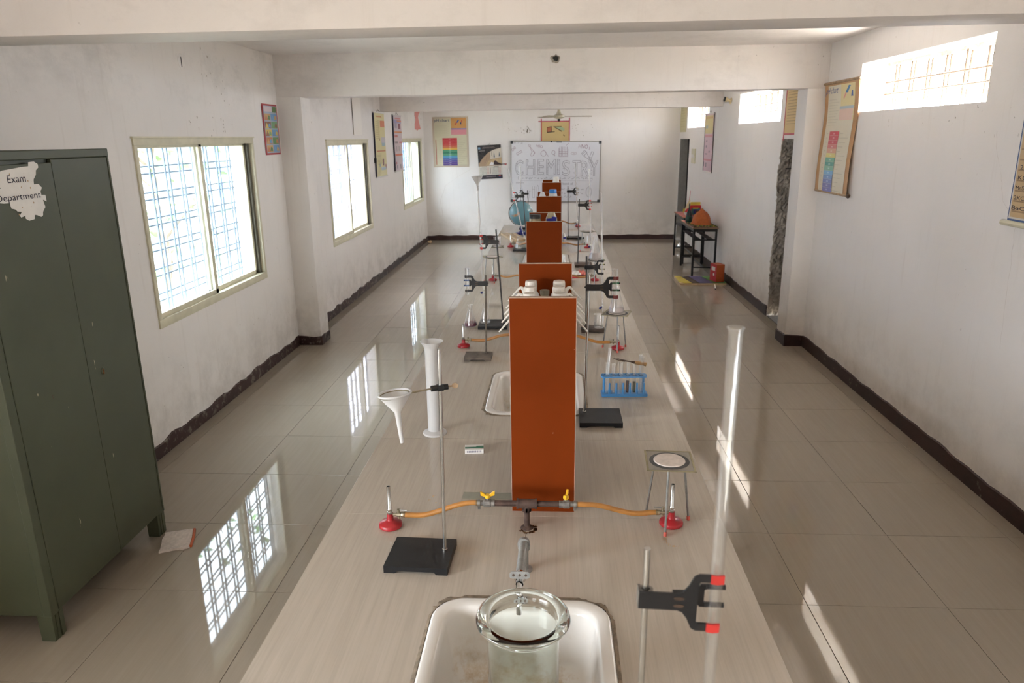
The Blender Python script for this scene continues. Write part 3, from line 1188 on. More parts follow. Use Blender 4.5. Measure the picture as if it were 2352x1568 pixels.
def bench_tile(x0, x1, y0, y1):
    g = 0.0009
    cut = [(max(y0, a + 0.01), min(y1, b - 0.01)) for a, b in SINKS if a + 0.01 < y1 and b - 0.01 > y0]
    if not cut:
        o = slab_tile('tile', x1 - x0, y1 - y0, 0.0125, 'bench_tile', 'b', 0.0009, 0.001)
        o.parent = bench
        o.location = (x0, y0, BZ)
        return
    bm = bm_new()
    y = y0
    left = x0 < BXM - 0.01
    for a, b in cut:
        if a > y + 1e-4:
            box(bm, x0 + g, x1 - g, y + g, a, BZ - 0.0125, BZ)
        if left:
            box(bm, x0 + g, SX0 + 0.01, a, b, BZ - 0.0125, BZ)
        else:
            box(bm, SX1 - 0.01, x1 - g, a, b, BZ - 0.0125, BZ)
        y = b
    if y < y1 - 1e-4:
        box(bm, x0 + g, x1 - g, y, y1 - g, BZ - 0.0125, BZ)
    obj('tile', bm, 'bench_tile', bench, smooth=0)


for y0, y1 in zip(rows[:-1], rows[1:]):
    bench_tile(BX0, BXM, y0, y1)
    bench_tile(BXM, BX1, y0, y1)


# rust ring left by a tripod foot, rust round the gas riser: thin crusts lying on the tiles
def crust(name, cx, cy, n, ring, sp, r, mat):
    bm = bm_new()
    for _ in range(n):
        a = random.uniform(*ring)
        x, y = cx + math.cos(a) * sp * random.uniform(0.75, 1.12), cy + math.sin(a) * sp * random.uniform(0.75, 1.12)
        rr = r * random.uniform(0.3, 1.1)
        k = 6
        bm.faces.new([bm.verts.new((x + rr * random.uniform(0.6, 1.2) * math.cos(2 * PI * i / k), y + rr * random.uniform(0.6, 1.2) * math.sin(2 * PI * i / k), BZ + 0.0004)) for i in range(k)])
    o = obj(name, bm, mat, bench, smooth=0, fix=False)
    o['kind'] = 'stuff'


crust('rust_ring', 0.375, 2.0, 60, (2.4, 5.0), 0.034, 0.0024, 'stain_orange')
crust('rust_spots', -0.080, 2.055, 60, (3.3, 7.2), 0.026, 0.005, 'rust_powder')
crust('rust_spots', -0.40, 2.24, 14, (0, 6.3), 0.03, 0.004, 'stain_orange')


# ------------------------------------------------------------------ sinks let into the bench
def rrect(x0, x1, y0, y1, r, n=8):
    P = []
    for cx, cy, a0 in ((x1 - r, y1 - r, 0), (x0 + r, y1 - r, PI / 2), (x0 + r, y0 + r, PI), (x1 - r, y0 + r, 1.5 * PI)):
        for k in range(n + 1):
            a = a0 + PI / 2 * k / n
            P.append((cx + r * math.cos(a), cy + r * math.sin(a)))
    return P


def make_sink(y0, y1, label):
    s = thing('sink', label, 'sink', (0, 0, BZ), 0, 'white sinks let into the bench')
    w2 = 0.055
    levels = [(0.0, 0.0, 0.001), (0.003, 0.0, 0.006), (0.008, 0.0, 0.0072), (0.030, 0.0, 0.0065), (0.036, 0.0, 0.003), (0.042, -0.0, -0.012), (0.058, 0, -0.14), (0.075, 0, -0.168), (0.11, 0, -0.178)]
    bm = bm_new()
    prev = None
    for ins, _, z in levels:
        ring = [bm.verts.new((x, y, z)) for x, y in rrect(SX0 + ins, SX1 - ins, y0 + ins, y1 - ins, max(0.02, 0.085 - ins * 0.55))]
        if prev:
            for i in range(len(ring)):
                j = (i + 1) % len(ring)
                bm.faces.new((prev[i], prev[j], ring[j], ring[i]))
        prev = ring
    bm.faces.new(prev)
    obj('basin', bm, 'sink_glaze', s, smooth=50)
    bm = bm_new()
    add_lathe(bm, [(0.0, 0.001), (0.022, 0.001), (0.032, 0.004), (0.036, 0.0)], 20, Matrix.Translation(((SX0 + SX1) / 2, (y0 + y1) / 2, -0.178)))
    obj('drain', bm, 'steel_dull', s)
    # ragged cement joint round the rim
    bm = bm_new()
    inn = rrect(SX0 - 0.001, SX1 + 0.001, y0 - 0.001, y1 + 0.001, 0.086, 14)
    cx, cy = (SX0 + SX1) / 2, (y0 + y1) / 2
    a = [bm.verts.new((x, y, 0.0035)) for x, y in inn]
    b = []
    for x, y in inn:
        d = Vector((x - cx, y - cy)).normalized() * random.uniform(0.006, 0.021)
        b.append(bm.verts.new((x + d.x, y + d.y, 0.0004)))
    for i in range(len(inn)):
        j = (i + 1) % len(inn)
        bm.faces.new((a[i], b[i], b[j], a[j]))
    obj('cement_joint', bm, 'cement', s, smooth=0)
    return s


make_sink(*SINKS[0], 'stained white sink nearest the camera, holding the big glass jar')
make_sink(*SINKS[1], 'white sink half hidden behind the nearest brown rack')
make_sink(*SINKS[2], 'white sink between the nearest and the second brown rack, almost hidden')
make_sink(*SINKS[3], 'distant white sink behind the second brown rack')

# tap at the head of the first sink
t = thing('water_tap', 'galvanised pipe tap with short chrome spout at the head of the nearest sink', 'tap', (-0.084, 1.830, BZ))
bm = bm_new()
add_lathe(bm, [(0.024, 0), (0.024, 0.003), (0.0125, 0.006), (0.0125, 0.075)], 18)
add_tube(bm, [(0, 0, 0.070), (0, -0.003, 0.084), (0, -0.012, 0.094), (0, -0.026, 0.096)], 0.0175, 18)
obj('riser', bm, 'galvanised', t)
bm = bm_new()
add_cyl(bm, (0, -0.02, 0.096), (-0.003, -0.172, 0.096), 0.0125, seg=18)
obj('pipe', bm, 'galvanised', t)
bm = bm_new()
add_lathe(bm, [(0.013, 0), (0.0165, 0.005), (0.0165, 0.018), (0.011, 0.026), (0.010, 0.046)], 18, Matrix.Translation((-0.003, -0.168, 0.096)) @ rotmat((0, -1, 0)))
add_tube(bm, [(-0.004, -0.208, 0.096), (-0.004, -0.226, 0.092), (-0.005, -0.236, 0.078), (-0.005, -0.237, 0.036)], 0.0085, 14)
sp = obj('spout', bm, 'chrome', t)
bm = bm_new()
add_cyl(bm, (-0.003, -0.190, 0.100), (-0.003, -0.193, 0.118), 0.006, seg=12)
hp = [(-0.026, -0.005), (-0.021, -0.009), (-0.010, -0.009), (0, -0.012), (0.010, -0.009), (0.021, -0.009), (0.026, -0.005), (0.026, 0.005), (0.021, 0.009), (-0.021, 0.009), (-0.026, 0.005)]
Mh = Matrix.Translation((-0.003, -0.200, 0.114)) @ Matrix.Rotation(-0.35, 4, 'X')
add_prism(bm, hp, -0.0015, 0.0015, Mh)
for q in (-0.016, 0, 0.016):
    add_cyl(bm, Mh @ Vector((q, -0.0012, 0)), Mh @ Vector((q, -0.0020, 0)), 0.0035, seg=8, mi=1)
obj('handle', bm, ['galvanised', 'base_brown'], sp)

# big flanged jar standing in the sink
j = thing('glass_jar', 'tall thick-rimmed clear glass jar standing in the nearest sink', 'jar', (-0.066, 1.352, BZ - 0.1778))
H = 0.378
prof = [(0, 0), (0.070, 0), (0.077, 0.006), (0.079, 0.02), (0.079, H - 0.035), (0.083, H - 0.022), (0.098, H - 0.016), (0.1035, H - 0.008), (0.102, H - 0.002), (0.096, H), (0.083, H - 0.001), (0.0765, H - 0.006), (0.0745, H - 0.02),
        (0.0745, 0.02), (0.070, 0.010), (0, 0.010)]
bm = bm_new()
add_lathe(bm, prof, 56)
obj('body', bm, 'glass_thick', j, smooth=60)


# ------------------------------------------------------------------ reagent racks
def make_rack(y0, y1, label, xc=-0.035):
    r = thing('reagent_rack', label, 'rack', (xc, y0, BZ), 0, 'rust-brown reagent racks along the bench')
    hw, H = 0.105, 0.729
    L = y1 - y0
    for y in (0, L - 0.018):
        bm = bm_new()
        box(bm, -hw + 0.002, hw - 0.002, y, y + 0.018, 0, H - 0.002)
        p = obj('end_panel', bm, 'rack_laminate', r, smooth=0)
        bm = bm_new()
        for q in ((-hw + 0.0006, -hw + 0.0025, y - 0.0005, y + 0.0185, 0, H), (hw - 0.0025, hw - 0.0006, y - 0.0005, y + 0.0185, 0, H), (-hw + 0.0006, hw - 0.0006, y - 0.0005, y + 0.0185, H - 0.0025, H)):
            box(bm, *q)
        obj('edging', bm, 'rack_edge', p, smooth=0)
    for z in (0.055, 0.265, 0.475):
        bm = bm_new()
        box(bm, -hw + 0.003, hw - 0.003, 0.0185, L - 0.0185, z, z + 0.016)
        obj('shelf', bm, 'rack_laminate', r, smooth=0)
    return r


RACKS = [(2.169, 2.81), (4.25, 4.79), (6.11, 6.66), (8.04, 8.60)]
RL = ['nearest rust-brown reagent rack, filled with white wash bottles', 'second rust-brown reagent rack, with dark-lidded jar and blue-labelled jar',
      'third rust-brown reagent rack, with the blue-capped bottle', 'farthest rust-brown reagent rack, with one pale cap showing']
RXC = [-0.035, -0.060, -0.046, -0.031]
for (a, b), l, xc in zip(RACKS, RL, RXC):
    make_rack(a, b, l, xc)


# ------------------------------------------------------------------ bottles on the racks
def wash_bottle(label):
    w = thing('wash_bottle', label, 'bottle')
    bm = bm_new()
    prof = [(0, 0.001), (0.031, 0), (0.034, 0.004), (0.034, 0.112), (0.031, 0.128), (0.024, 0.139), (0.019, 0.143), (0.019, 0.148)]
    add_lathe(bm, prof, 24)
    obj('body', bm, 'poly_white', w, smooth=50)
    bm = bm_new()
    add_lathe(bm, [(0.0215, 0.144), (0.0225, 0.148), (0.0222, 0.178), (0.0205, 0.182), (0, 0.183)], 24)
    for k in range(24):
        a = 2 * PI * k / 24
        add_box(bm, (0.0224 * math.cos(a), 0.0224 * math.sin(a), 0.161), (0.0012, 0.0015, 0.026), 0, Matrix.Rotation(a, 4, 'Z'))
    obj('cap', bm, 'poly_cream', w, smooth=45)
    bm = bm_new()
    path = smooth_path([(0.022, 0, 0.128), (0.030, 0, 0.147), (0.038, 0, 0.154), (0.047, 0, 0.150), (0.090, 0, 0.102)], 16)
    add_tube(bm, path, [0.0092 - 0.0066 * i / (len(path) - 1) for i in range(len(path))], 12)
    obj('spout', bm, 'poly_cream', w, smooth=50)
    return w


WB = wash_bottle('')
shelf_top = BZ + 0.475 + 0.0165
ORD = ['first', 'second', 'third', 'fourth', 'last']
first = True
for side, X in (('left', -0.090), ('right', 0.018)):
    for k, Y in enumerate((2.272, 2.385, 2.497, 2.610, 2.725)):
        lab = 'white wash bottle, %s from the front in the %s row of the nearest rack' % (ORD[k], side)
        rz = (PI if side == 'left' else 0) + random.uniform(-0.12, 0.12)
        x = X + random.uniform(-0.002, 0.002)
        zz = shelf_top
        if first:
            WB.location, WB.rotation_euler, WB['label'], WB['group'] = (x, Y, zz), (0, 0, rz), lab, 'white wash bottles on the nearest rack'
            first = False
        else:
            dup(WB, (x, Y, zz), lab, rz, 'white wash bottles on the nearest rack')


def lathe_thing(name, label, cat, loc, parts, seg=24, group=None):
    t = thing(name, label, cat, loc, 0, group)
    for pn, prof, m in parts:
        bm = bm_new()
        add_lathe(bm, prof, seg)
        obj(pn, bm, m, t, smooth=45)
    return t


lathe_thing('stoppered_jar', 'grey-lidded glass jar behind the left row of wash bottles', 'jar', (-0.036, 2.67, shelf_top),
            [('body', [(0, 0), (0.016, 0), (0.0175, 0.004), (0.0175, 0.125), (0.015, 0.140)], 'jar_amber'), ('stopper', [(0.0155, 0.138), (0.0175, 0.142), (0.0178, 0.157), (0.0, 0.160)], 'cap_grey')])
z2 = BZ + 0.475 + 0.0165
lathe_thing('lidded_jar', 'squat cream jar with black lid on the second rack', 'jar', (-0.118, 4.45, z2),
            [('body', [(0, 0), (0.032, 0), (0.035, 0.004), (0.036, 0.215), (0.033, 0.233), (0.031, 0.238)], 'jar_amber'), ('lid', [(0.034, 0.234), (0.034, 0.256), (0.031, 0.259), (0, 0.259)], 'cap_black')])
lj = lathe_thing('labelled_jar', 'clear glass jar with two blue labels on the second rack', 'jar', (-0.018, 4.46, z2),
                 [('body', [(0, 0), (0.033, 0), (0.036, 0.004), (0.037, 0.21), (0.034, 0.235), (0.024, 0.258), (0.022, 0.268), (0.026, 0.27), (0, 0.272)], 'jar_amber')])
for dx, dz, rz_ in ((-0.012, 0.205, -0.1), (0.013, 0.215, 0.15)):
    bm = bm_new()
    M = Matrix.Translation((dx, -0.034, dz)) @ Matrix.Rotation(rz_, 4, 'Y')
    for k in range(4):
        pass
    add_box(bm, (0, -0.003, 0), (0.030, 0.0015, 0.062), 0, None)
    for v in bm.verts:
        v.co = M @ v.co
    obj('label_strip', bm, 'label_blue', lj, smooth=0)
lathe_thing('cone_topped_bottle', 'white bottle with cone-shaped top on the third rack', 'bottle', (-0.104, 6.30, z2),
            [('body', [(0, 0), (0.03, 0), (0.032, 0.004), (0.032, 0.20), (0.03, 0.222)], 'poly_white'), ('top', [(0.03, 0.222), (0.024, 0.236), (0.016, 0.258), (0.014, 0.262), (0, 0.263)], 'poly_white')])
lathe_thing('blue_capped_bottle', 'white bottle with bright blue screw cap on the third rack', 'bottle', (-0.013, 6.30, z2),
            [('body', [(0, 0), (0.034, 0), (0.037, 0.004), (0.037, 0.225), (0.033, 0.246), (0.030, 0.252)], 'poly_white'), ('cap', [(0.031, 0.250), (0.031, 0.279), (0.029, 0.282), (0, 0.283)], 'cap_blue')])
lathe_thing('cream_capped_bottle', 'bottle with pale cream cap on the farthest rack', 'bottle', (0.016, 8.30, z2),
            [('body', [(0, 0), (0.034, 0), (0.037, 0.004), (0.037, 0.225), (0.034, 0.244)], 'poly_white'), ('cap', [(0.035, 0.240), (0.030, 0.262), (0.030, 0.280), (0.028, 0.283), (0, 0.284)], 'poly_cream')])


# ------------------------------------------------------------------ gas fittings, hoses, burners
def gas_tap(x, y, label):
    g = thing('gas_tap', label, 'gas tap', (x, y, BZ), 0, 'brown gas tees on the bench')
    bm = bm_new()
    add_lathe(bm, [(0.021, 0.0), (0.018, 0.004), (0.0095, 0.008), (0.0095, 0.06), (0.0145, 0.06), (0.0145, 0.074)], 18)
    obj('riser', bm, 'pipe_rust', g)
    bm = bm_new()
    add_cyl(bm, (-0.030, 0, 0.085), (0.030, 0, 0.085), 0.0155, seg=20)
    for s in (-1, 1):
        add_cyl(bm, (s * 0.026, 0, 0.085), (s * 0.032, 0, 0.085), 0.0170, seg=20)
    add_cyl(bm, (0, 0, 0.06), (0, 0, 0.085), 0.0145, seg=18)
    obj('tee', bm, 'pipe_rust', g)
    for s in (-1, 1):
        bm = bm_new()
        add_cyl(bm, (s * 0.028, 0, 0.085), (s * 0.105, 0, 0.085), 0.0095, seg=16)
        obj('arm', bm, 'pipe_rust', g)
        bm = bm_new()
        add_lathe(bm, [(0.0115, 0), (0.0115, 0.013), (0.0138, 0.014), (0.0138, 0.032), (0.009, 0.036), (0.009, 0.046), (0.006, 0.048), (0.006, 0.075)], 8, Matrix.Translation((s * 0.102, 0, 0.085)) @ rotmat((s, 0, 0)))
        add_cyl(bm, (s * 0.124, 0, 0.095), (s * 0.124, 0, 0.108), 0.0045, seg=10)
        v = obj('valve', bm, 'fitting_grey', g, smooth=25)
        bm = bm_new()
        add_lathe(bm, [(0, 0.1035), (0.0085, 0.104), (0.0095, 0.108), (0.0085, 0.114), (0, 0.115)], 14, Matrix.Translation((s * 0.124, 0, 0)))
        add_prism(bm, [(-0.004, 0.107), (-0.022, 0.113), (-0.023, 0.126), (-0.015, 0.122), (-0.006, 0.114), (0.006, 0.114), (0.015, 0.122), (0.023, 0.126), (0.022, 0.113), (0.004, 0.107)], -0.0035, 0.0035,
                  Matrix.Translation((s * 0.124, 0, 0)) @ Matrix.Rotation(0.1 if s < 0 else 1.35, 4, 'Z'))
        obj('handle', bm, 'valve_yellow', v, smooth=25)
    return g


TAPS = [(-0.085, 2.063), (-0.085, 4.10), (-0.085, 6.00), (-0.085, 7.93), (-0.085, 10.12)]
TL = ['rusty gas tee with two yellow taps in front of the nearest rack', 'gas tee in front of the second rack', 'gas tee in front of the third rack', 'gas tee in front of the farthest rack', 'gas tee at the far end of the bench']
GT = gas_tap(*TAPS[0], TL[0])
for p, l in zip(TAPS[1:], TL[1:]):
    dup(GT, (p[0], p[1], BZ), l)


def burner(loc, label, rz):
    b = thing('bunsen_burner', label, 'burner', loc, rz, 'red-footed gas burners on the bench')
    bm = bm_new()
    add_lathe(bm, [(0, 0.0), (0.034, 0.0), (0.0375, 0.004), (0.0375, 0.011), (0.034, 0.016), (0.018, 0.021), (0.012, 0.024), (0.0105, 0.03), (0.0105, 0.046), (0, 0.046)], 30)
    obj('foot', bm, 'burner_red', b, smooth=40)
    bm = bm_new()
    add_lathe(bm, [(0.0055, 0.045), (0.0085, 0.046), (0.0085, 0.052), (0.0065, 0.053), (0.0078, 0.058), (0.0078, 0.064), (0.0062, 0.066), (0.0062, 0.142), (0.0052, 0.142), (0.0052, 0.12), (0, 0.12)], 20)
    obj('barrel', bm, 'steel', b, smooth=40)
    bm = bm_new()
    add_cyl(bm, (0.008, 0, 0.043), (0.046, 0, 0.043), 0.0045, seg=10)
    add_lathe(bm, [(0.0075, 0), (0.0075, 0.012)], 8, Matrix.Translation((0.022, 0, 0.043)) @ rotmat((1, 0, 0)), 0, True, True)
    add_cyl(bm, (0.028, 0, 0.030), (0.028, 0, 0.062), 0.0045, seg=10)
    add_lathe(bm, [(0.0075, 0), (0.009, 0.004), (0.009, 0.012), (0.006, 0.013)], 8, Matrix.Translation((0.036, 0, 0.043)) @ rotmat((1, 0, 0)), 0, True, True)
    i = obj('inlet_cock', bm, 'brass_dull', b, smooth=25)
    bm = bm_new()
    add_cyl(bm, (0.026, 0, 0.059), (0.056, -0.004, 0.060), 0.0018, seg=8)
    obj('lever', bm, 'steel_dull', i)
    return b


BURN = [((-0.524, 2.056), 0, 'red-footed gas burner on the left, beside the black stand with the funnel'), ((0.376, 2.098), PI, 'red-footed gas burner under the nearest wire-gauze tripod'),
        ((-0.541, 4.137), 0, 'red-footed gas burner beside the plum-coloured flask'), ((0.374, 4.10), PI, 'red-footed gas burner beside the tripod carrying the milky flask'),
        ((-0.537, 6.225), 0, 'red-footed gas burner under the left-hand tripod in mid bench'), ((0.352, 6.21), PI, 'red-footed gas burner on the right, beneath the second milky flask'),
        ((-0.499, 8.24), 0, 'red-footed gas burner far back on the left, near the pale wooden strips'), ((0.371, 8.14), PI, 'red-footed gas burner far back on the right under an empty tripod'),
        ((0.325, 10.17), PI, 'red-footed gas burner at the far right end of the bench')]
B0 = None
for (p, rz, l) in BURN:
    if B0 is None:
        B0 = burner((p[0], p[1], BZ), l, rz)
    else:
        dup(B0, (p[0], p[1], BZ), l, rz)


def hose(x, y, s, bx, by, label, sag=0.0):
    """Rubber tube from a tap's nose to a burner inlet."""
    p0 = Vector((x + s * 0.152, y, BZ + 0.085))
    p1 = Vector((bx - s * 0.044, by, BZ + 0.043))
    d = p1 - p0
    mid1 = p0 + d * 0.3 + Vector((0, 0, 0.004 - sag))
    mid2 = p0 + d * 0.68 + Vector((0, 0, -0.012 - sag))
    t = thing('rubber_hose', label, 'hose', (0, 0, 0), 0, 'amber rubber gas hoses')
    path = smooth_path([p0, p0 + Vector((s * 0.03, 0, 0.0)), mid1, mid2, p1 - Vector((s * 0.02, 0, 0.001)), p1], 30)
    bm = bm_new()
    add_tube(bm, path, 0.0085, 14)
    obj('tube', bm, 'hose_amber', t)
    for e0, e1 in ((path[0], path[2]), (path[-3], path[-1])):
        bm = bm_new()
        add_cyl(bm, e0, e1, 0.0092, seg=14)
        obj('sleeve', bm, 'hose_end', t)
    bm = bm_new()
    q = path[0]
    add_cyl(bm, q - Vector((s * 0.004, 0, 0)), q + Vector((s * 0.005, 0, 0)), 0.0115, seg=16)
    add_box(bm, q + Vector((0, 0, -0.015)), (0.008, 0.006, 0.012))
    obj('clip', bm, 'steel_dull', t)


HL = [(0, -1, 0, 'amber rubber hose to the front left burner'), (0, 1, 1, 'amber rubber hose to the burner under the nearest tripod'),
      (1, -1, 2, 'amber rubber hose to the burner beside the plum-coloured flask'), (1, 1, 3, 'amber rubber hose to the burner by the milky flask'),
      (2, -1, 4, 'amber rubber hose to the left burner in mid bench'), (2, 1, 5, 'amber rubber hose crossing the red booklet in mid bench'),
      (3, -1, 6, 'amber rubber hose to the far left burner'), (3, 1, 7, 'amber rubber hose to the far right tripod burner'), (4, 1, 8, 'dark amber hose at the far right end of the bench')]
for ti, s, bi, l in HL:
    hose(*TAPS[ti], s, *BURN[bi][0], l)


# ------------------------------------------------------------------ retort stands and clamps
CL_OUT = [(-0.012, -0.0135), (0.050, -0.0135), (0.058, -0.0165), (0.066, -0.026), (0.074, -0.042), (0.082, -0.046), (0.100, -0.046), (0.100, -0.034), (0.084, -0.034), (0.0815, -0.031),
          (0.0815, 0.031), (0.084, 0.034), (0.100, 0.034), (0.100, 0.046), (0.082, 0.046), (0.074, 0.042), (0.066, 0.026), (0.058, 0.0165), (0.050, 0.0135), (-0.012, 0.0135)]
CL_IN = [(0.070, -0.006), (0.082, -0.010), (0.090, -0.0185), (0.100, -0.0185), (0.100, -0.0115), (0.096, -0.010), (0.096, 0.010), (0.100, 0.0115), (0.100, 0.0185), (0.090, 0.0185), (0.082, 0.010), (0.070, 0.006)]


def clamp(parent, px, py, pz, s, outer, inner, boss='black_plastic', reach=0.105, tilt=0.0, screw=True):
    """Four-finger clamp in the XZ plane; s = +1 reaches right, -1 left."""
    M = Matrix.Translation((px, py, pz)) @ Matrix.Rotation(tilt, 4, 'Y') @ Matrix.Diagonal((s * reach / 0.105, 1, 1, 1))
    bm = bm_new()
    add_prism(bm, CL_OUT, -0.0115, -0.0075, M)
    for z in (-0.006, 0.006):
        add_prism(bm, [(0.052 + 0.009 * math.cos(a * PI / 4), z + 0.0028 * math.sin(a * PI / 4)) for a in range(8)], -0.0122, -0.0110, M, 1)
    c = obj('clamp', bm, ['black_plastic', 'base_brown'], parent, smooth=0)
    bm = bm_new()
    add_prism(bm, CL_IN, 0.0065, 0.0105, M)
    add_prism(bm, [(0.045, -0.006), (0.078, -0.007), (0.078, 0.007), (0.045, 0.006)], -0.008, 0.010, M)
    obj('inner_jaw', bm, 'black_plastic', c, smooth=0)
    for z in (-0.040, 0.040):
        bm = bm_new()
        # bent pad in front of the tube: a shallow V seen edge-on
        add_prism(bm, [(0.099, z - 0.0068), (0.1095, z - 0.0085), (0.120, z - 0.0068), (0.120, z + 0.0068), (0.1095, z + 0.0055), (0.099, z + 0.0068)], -0.0125, -0.0088, M)
        obj('finger_pad', bm, 'sleeve_' + outer, c, smooth=0)
    for z in (-0.015, 0.015):
        bm = bm_new()
        add_cyl(bm, M @ Vector((0.098, 0.0085, z)), M @ Vector((0.124, 0.0085, z)), 0.0042, seg=10)
        obj('finger_pad', bm, 'sleeve_' + inner, c)
        bm = bm_new()
        add_cyl(bm, M @ Vector((0.122, 0.0085, z)), M @ Vector((0.129, 0.0085, z)), 0.0040, seg=10)
        obj('finger_tip', bm, 'black_plastic', c)
    bm = bm_new()
    # boss: bent strap round the rod and its thumbscrew
    for z in (-0.011, 0.011):
        ring = [(0.012 * math.cos(a), 0.010 * math.sin(a)) for a in [k * PI / 8 for k in range(16)]]
        vs0 = [bm.verts.new(M @ Vector((x, y - 0.001, z - 0.002))) for x, y in ring]
        vs1 = [bm.verts.new(M @ Vector((x, y - 0.001, z + 0.002))) for x, y in ring]
        in0 = [bm.verts.new(M @ Vector((x * 0.6, y * 0.6 - 0.001, z - 0.002))) for x, y in ring]
        in1 = [bm.verts.new(M @ Vector((x * 0.6, y * 0.6 - 0.001, z + 0.002))) for x, y in ring]
        for k in range(16):
            q = (k + 1) % 16
            bm.faces.new((vs0[k], vs0[q], vs1[q], vs1[k]))
            bm.faces.new((in0[q], in0[k], in1[k], in1[q]))
            bm.faces.new((vs0[q], vs0[k], in0[k], in0[q]))
            bm.faces.new((vs1[k], vs1[q], in1[q], in1[k]))
    add_prism(bm, [(-0.0125, -0.013), (-0.008, -0.013), (-0.008, 0.013), (-0.0125, 0.013)], -0.011, 0.010, M)
    b = obj('boss', bm, boss, c, smooth=30)
    if not screw:
        return
    bm = bm_new()
    add_cyl(bm, M @ Vector((-0.012, 0.0, 0)), M @ Vector((-0.017, 0.0, 0)), 0.0035, seg=8)
    obj('thumbscrew', bm, 'steel_dark', c)


def tray_base(w, l, h, mat, parent):
    """Pressed base with cut-away edges between its four feet."""
    bm = bm_new()
    t = 0.004
    prof = [(-w / 2, 0), (-w / 2, h), (w / 2, h), (w / 2, 0), (w / 2 - 0.032, 0), (w / 2 - 0.040, 0.008), (-w / 2 + 0.040, 0.008), (-w / 2 + 0.032, 0)]
    add_prism(bm, prof, -l / 2, -l / 2 + t)
    add_prism(bm, prof, l / 2 - t, l / 2)
    box(bm, -w / 2, w / 2, -l / 2 + t, l / 2 - t, h - t, h)
    for x in (-w / 2, w / 2 - t):
        box(bm, x, x + t, -l / 2 + t, l / 2 - t, 0, h - t)
    return obj('base_plate', bm, mat, parent, smooth=0)


def stand(label, cx, cy, w, l, mat, foot, top, rodm='steel', rz=0.0, h=0.022, rr=0.0052):
    """Retort stand; rod runs from bench point foot (x, y) to top (x, y, z)."""
    s = thing('retort_stand', label, 'stand', (cx, cy, BZ), 0, 'retort stands along the bench')
    b = tray_base(w, l, h, mat, s)
    b.rotation_euler = (0, 0, rz)
    bm = bm_new()
    p0 = Vector((foot[0] - cx, foot[1] - cy, h - 0.004))
    p1 = Vector((top[0] - cx, top[1] - cy, top[2] - BZ))
    add_cyl(bm, p0, p1, rr, seg=14)
    add_cyl(bm, p0 + Vector((0, 0, 0.003)), p0 + (p1 - p0) * 0.02, rr * 1.5, seg=14)
    obj('rod', bm, rodm, s)
    s['rod'] = 0

    def at(z):
        k = (z - BZ - p0.z) / (p1.z - p0.z)
        return p0.lerp(p1, k)
    del s['rod']
    return s, at


# A front left: ring holder with funnel
sA, at = stand('black-based stand at front left holding the funnel ring', -0.392, 1.874, 0.186, 0.160, 'black_enamel', (-0.322, 1.882), (-0.314, 1.882, 1.547), rz=-0.04)
p = at(1.436)
bm = bm_new()
d = (Vector((-0.432 + 0.392, 1.830 - 1.874, 1.432 - BZ)) - p)
dn = Vector((d.x, d.y, 0)).normalized()
add_cyl(bm, p - dn * 0.022, p + dn * 0.026, 0.0085, seg=12)
add_box(bm, p, (0.018, 0.02, 0.016), 0, Matrix.Rotation(math.atan2(dn.y, dn.x), 4, 'Z'), 0.002)
rc = obj('ring_clamp', bm, 'black_plastic', sA)
bm = bm_new()
cR = Vector((-0.040, -0.044, 1.432 - BZ))
Rm = Matrix.Translation(cR) @ Matrix.Rotation(-0.10, 4, 'Y') @ Matrix.Rotation(-0.06, 4, 'X')
add_tube(bm, [Rm @ Vector((0.0415 * math.cos(2 * PI * k / 36), 0.0415 * math.sin(2 * PI * k / 36), 0)) for k in range(37)], 0.0026, 8, caps=False)
add_cyl(bm, p + dn * 0.02, cR - dn * 0.040, 0.0026, seg=8)
obj('ring', bm, 'brass_dull', rc)
bm = bm_new()
add_cyl(bm, p - dn * 0.02, p - dn * 0.036, 0.0025, seg=8)
q = p - dn * 0.043
add_prism(bm, [(0.009 * math.cos(a * PI / 6), 0.008 * math.sin(a * PI / 6)) for a in range(12)], -0.0012, 0.0012, Matrix.Translation(q))
obj('wing_screw', bm, 'stick_wood', rc)


def funnel(label, loc, r, hc, hs, rot=(0, 0, 0)):
    """Filter funnel; origin at the rim centre."""
    f = thing('funnel', label, 'funnel', loc)
    f.rotation_euler = rot
    bm = bm_new()
    w = 0.0016
    add_lathe(bm, [(r + 0.001, 0.0), (r + 0.002, -0.003), (r - 0.001, -0.006), (0.0085, -hc), (0.0050, -hc - hs), (0.0036, -hc - hs), (0.0062, -hc), (r - 0.004, -0.004), (r - 0.003, 0.0), (r + 0.001, 0.0)], 32)
    obj('cone', bm, 'poly_white', f, smooth=50)
    return f


funnel('milky plastic funnel resting in the ring of the front left stand', (-0.432, 1.830, 1.4385), 0.0455, 0.056, 0.088, (-0.06, -0.10, 0))

# measuring cylinder behind it
mc = thing('measuring_cylinder', 'tall milky white measuring cylinder behind the funnel', 'cylinder', (-0.503, 2.82, BZ))
bm = bm_new()
add_lathe(bm, [(0, 0.012), (0.0275, 0.012), (0.0275, 0.372), (0.032, 0.386), (0.043, 0.402), (0.0445, 0.405), (0.043, 0.4055), (0.0315, 0.389), (0.0258, 0.374), (0.0258, 0.016), (0, 0.016)], 36)
for v in bm.verts:
    if v.co.z > 0.395 and v.co.x > 0.025:
        v.co.x += 0.006 * (v.co.z - 0.395) / 0.01
obj('body', bm, 'poly_white', mc, smooth=45)
bm = bm_new()
add_lathe(bm, [(0, 0), (0.049, 0), (0.050, 0.003), (0.049, 0.008), (0.034, 0.013), (0.0278, 0.016), (0, 0.016)], 36)
obj('foot', bm, 'poly_white', mc, smooth=40)


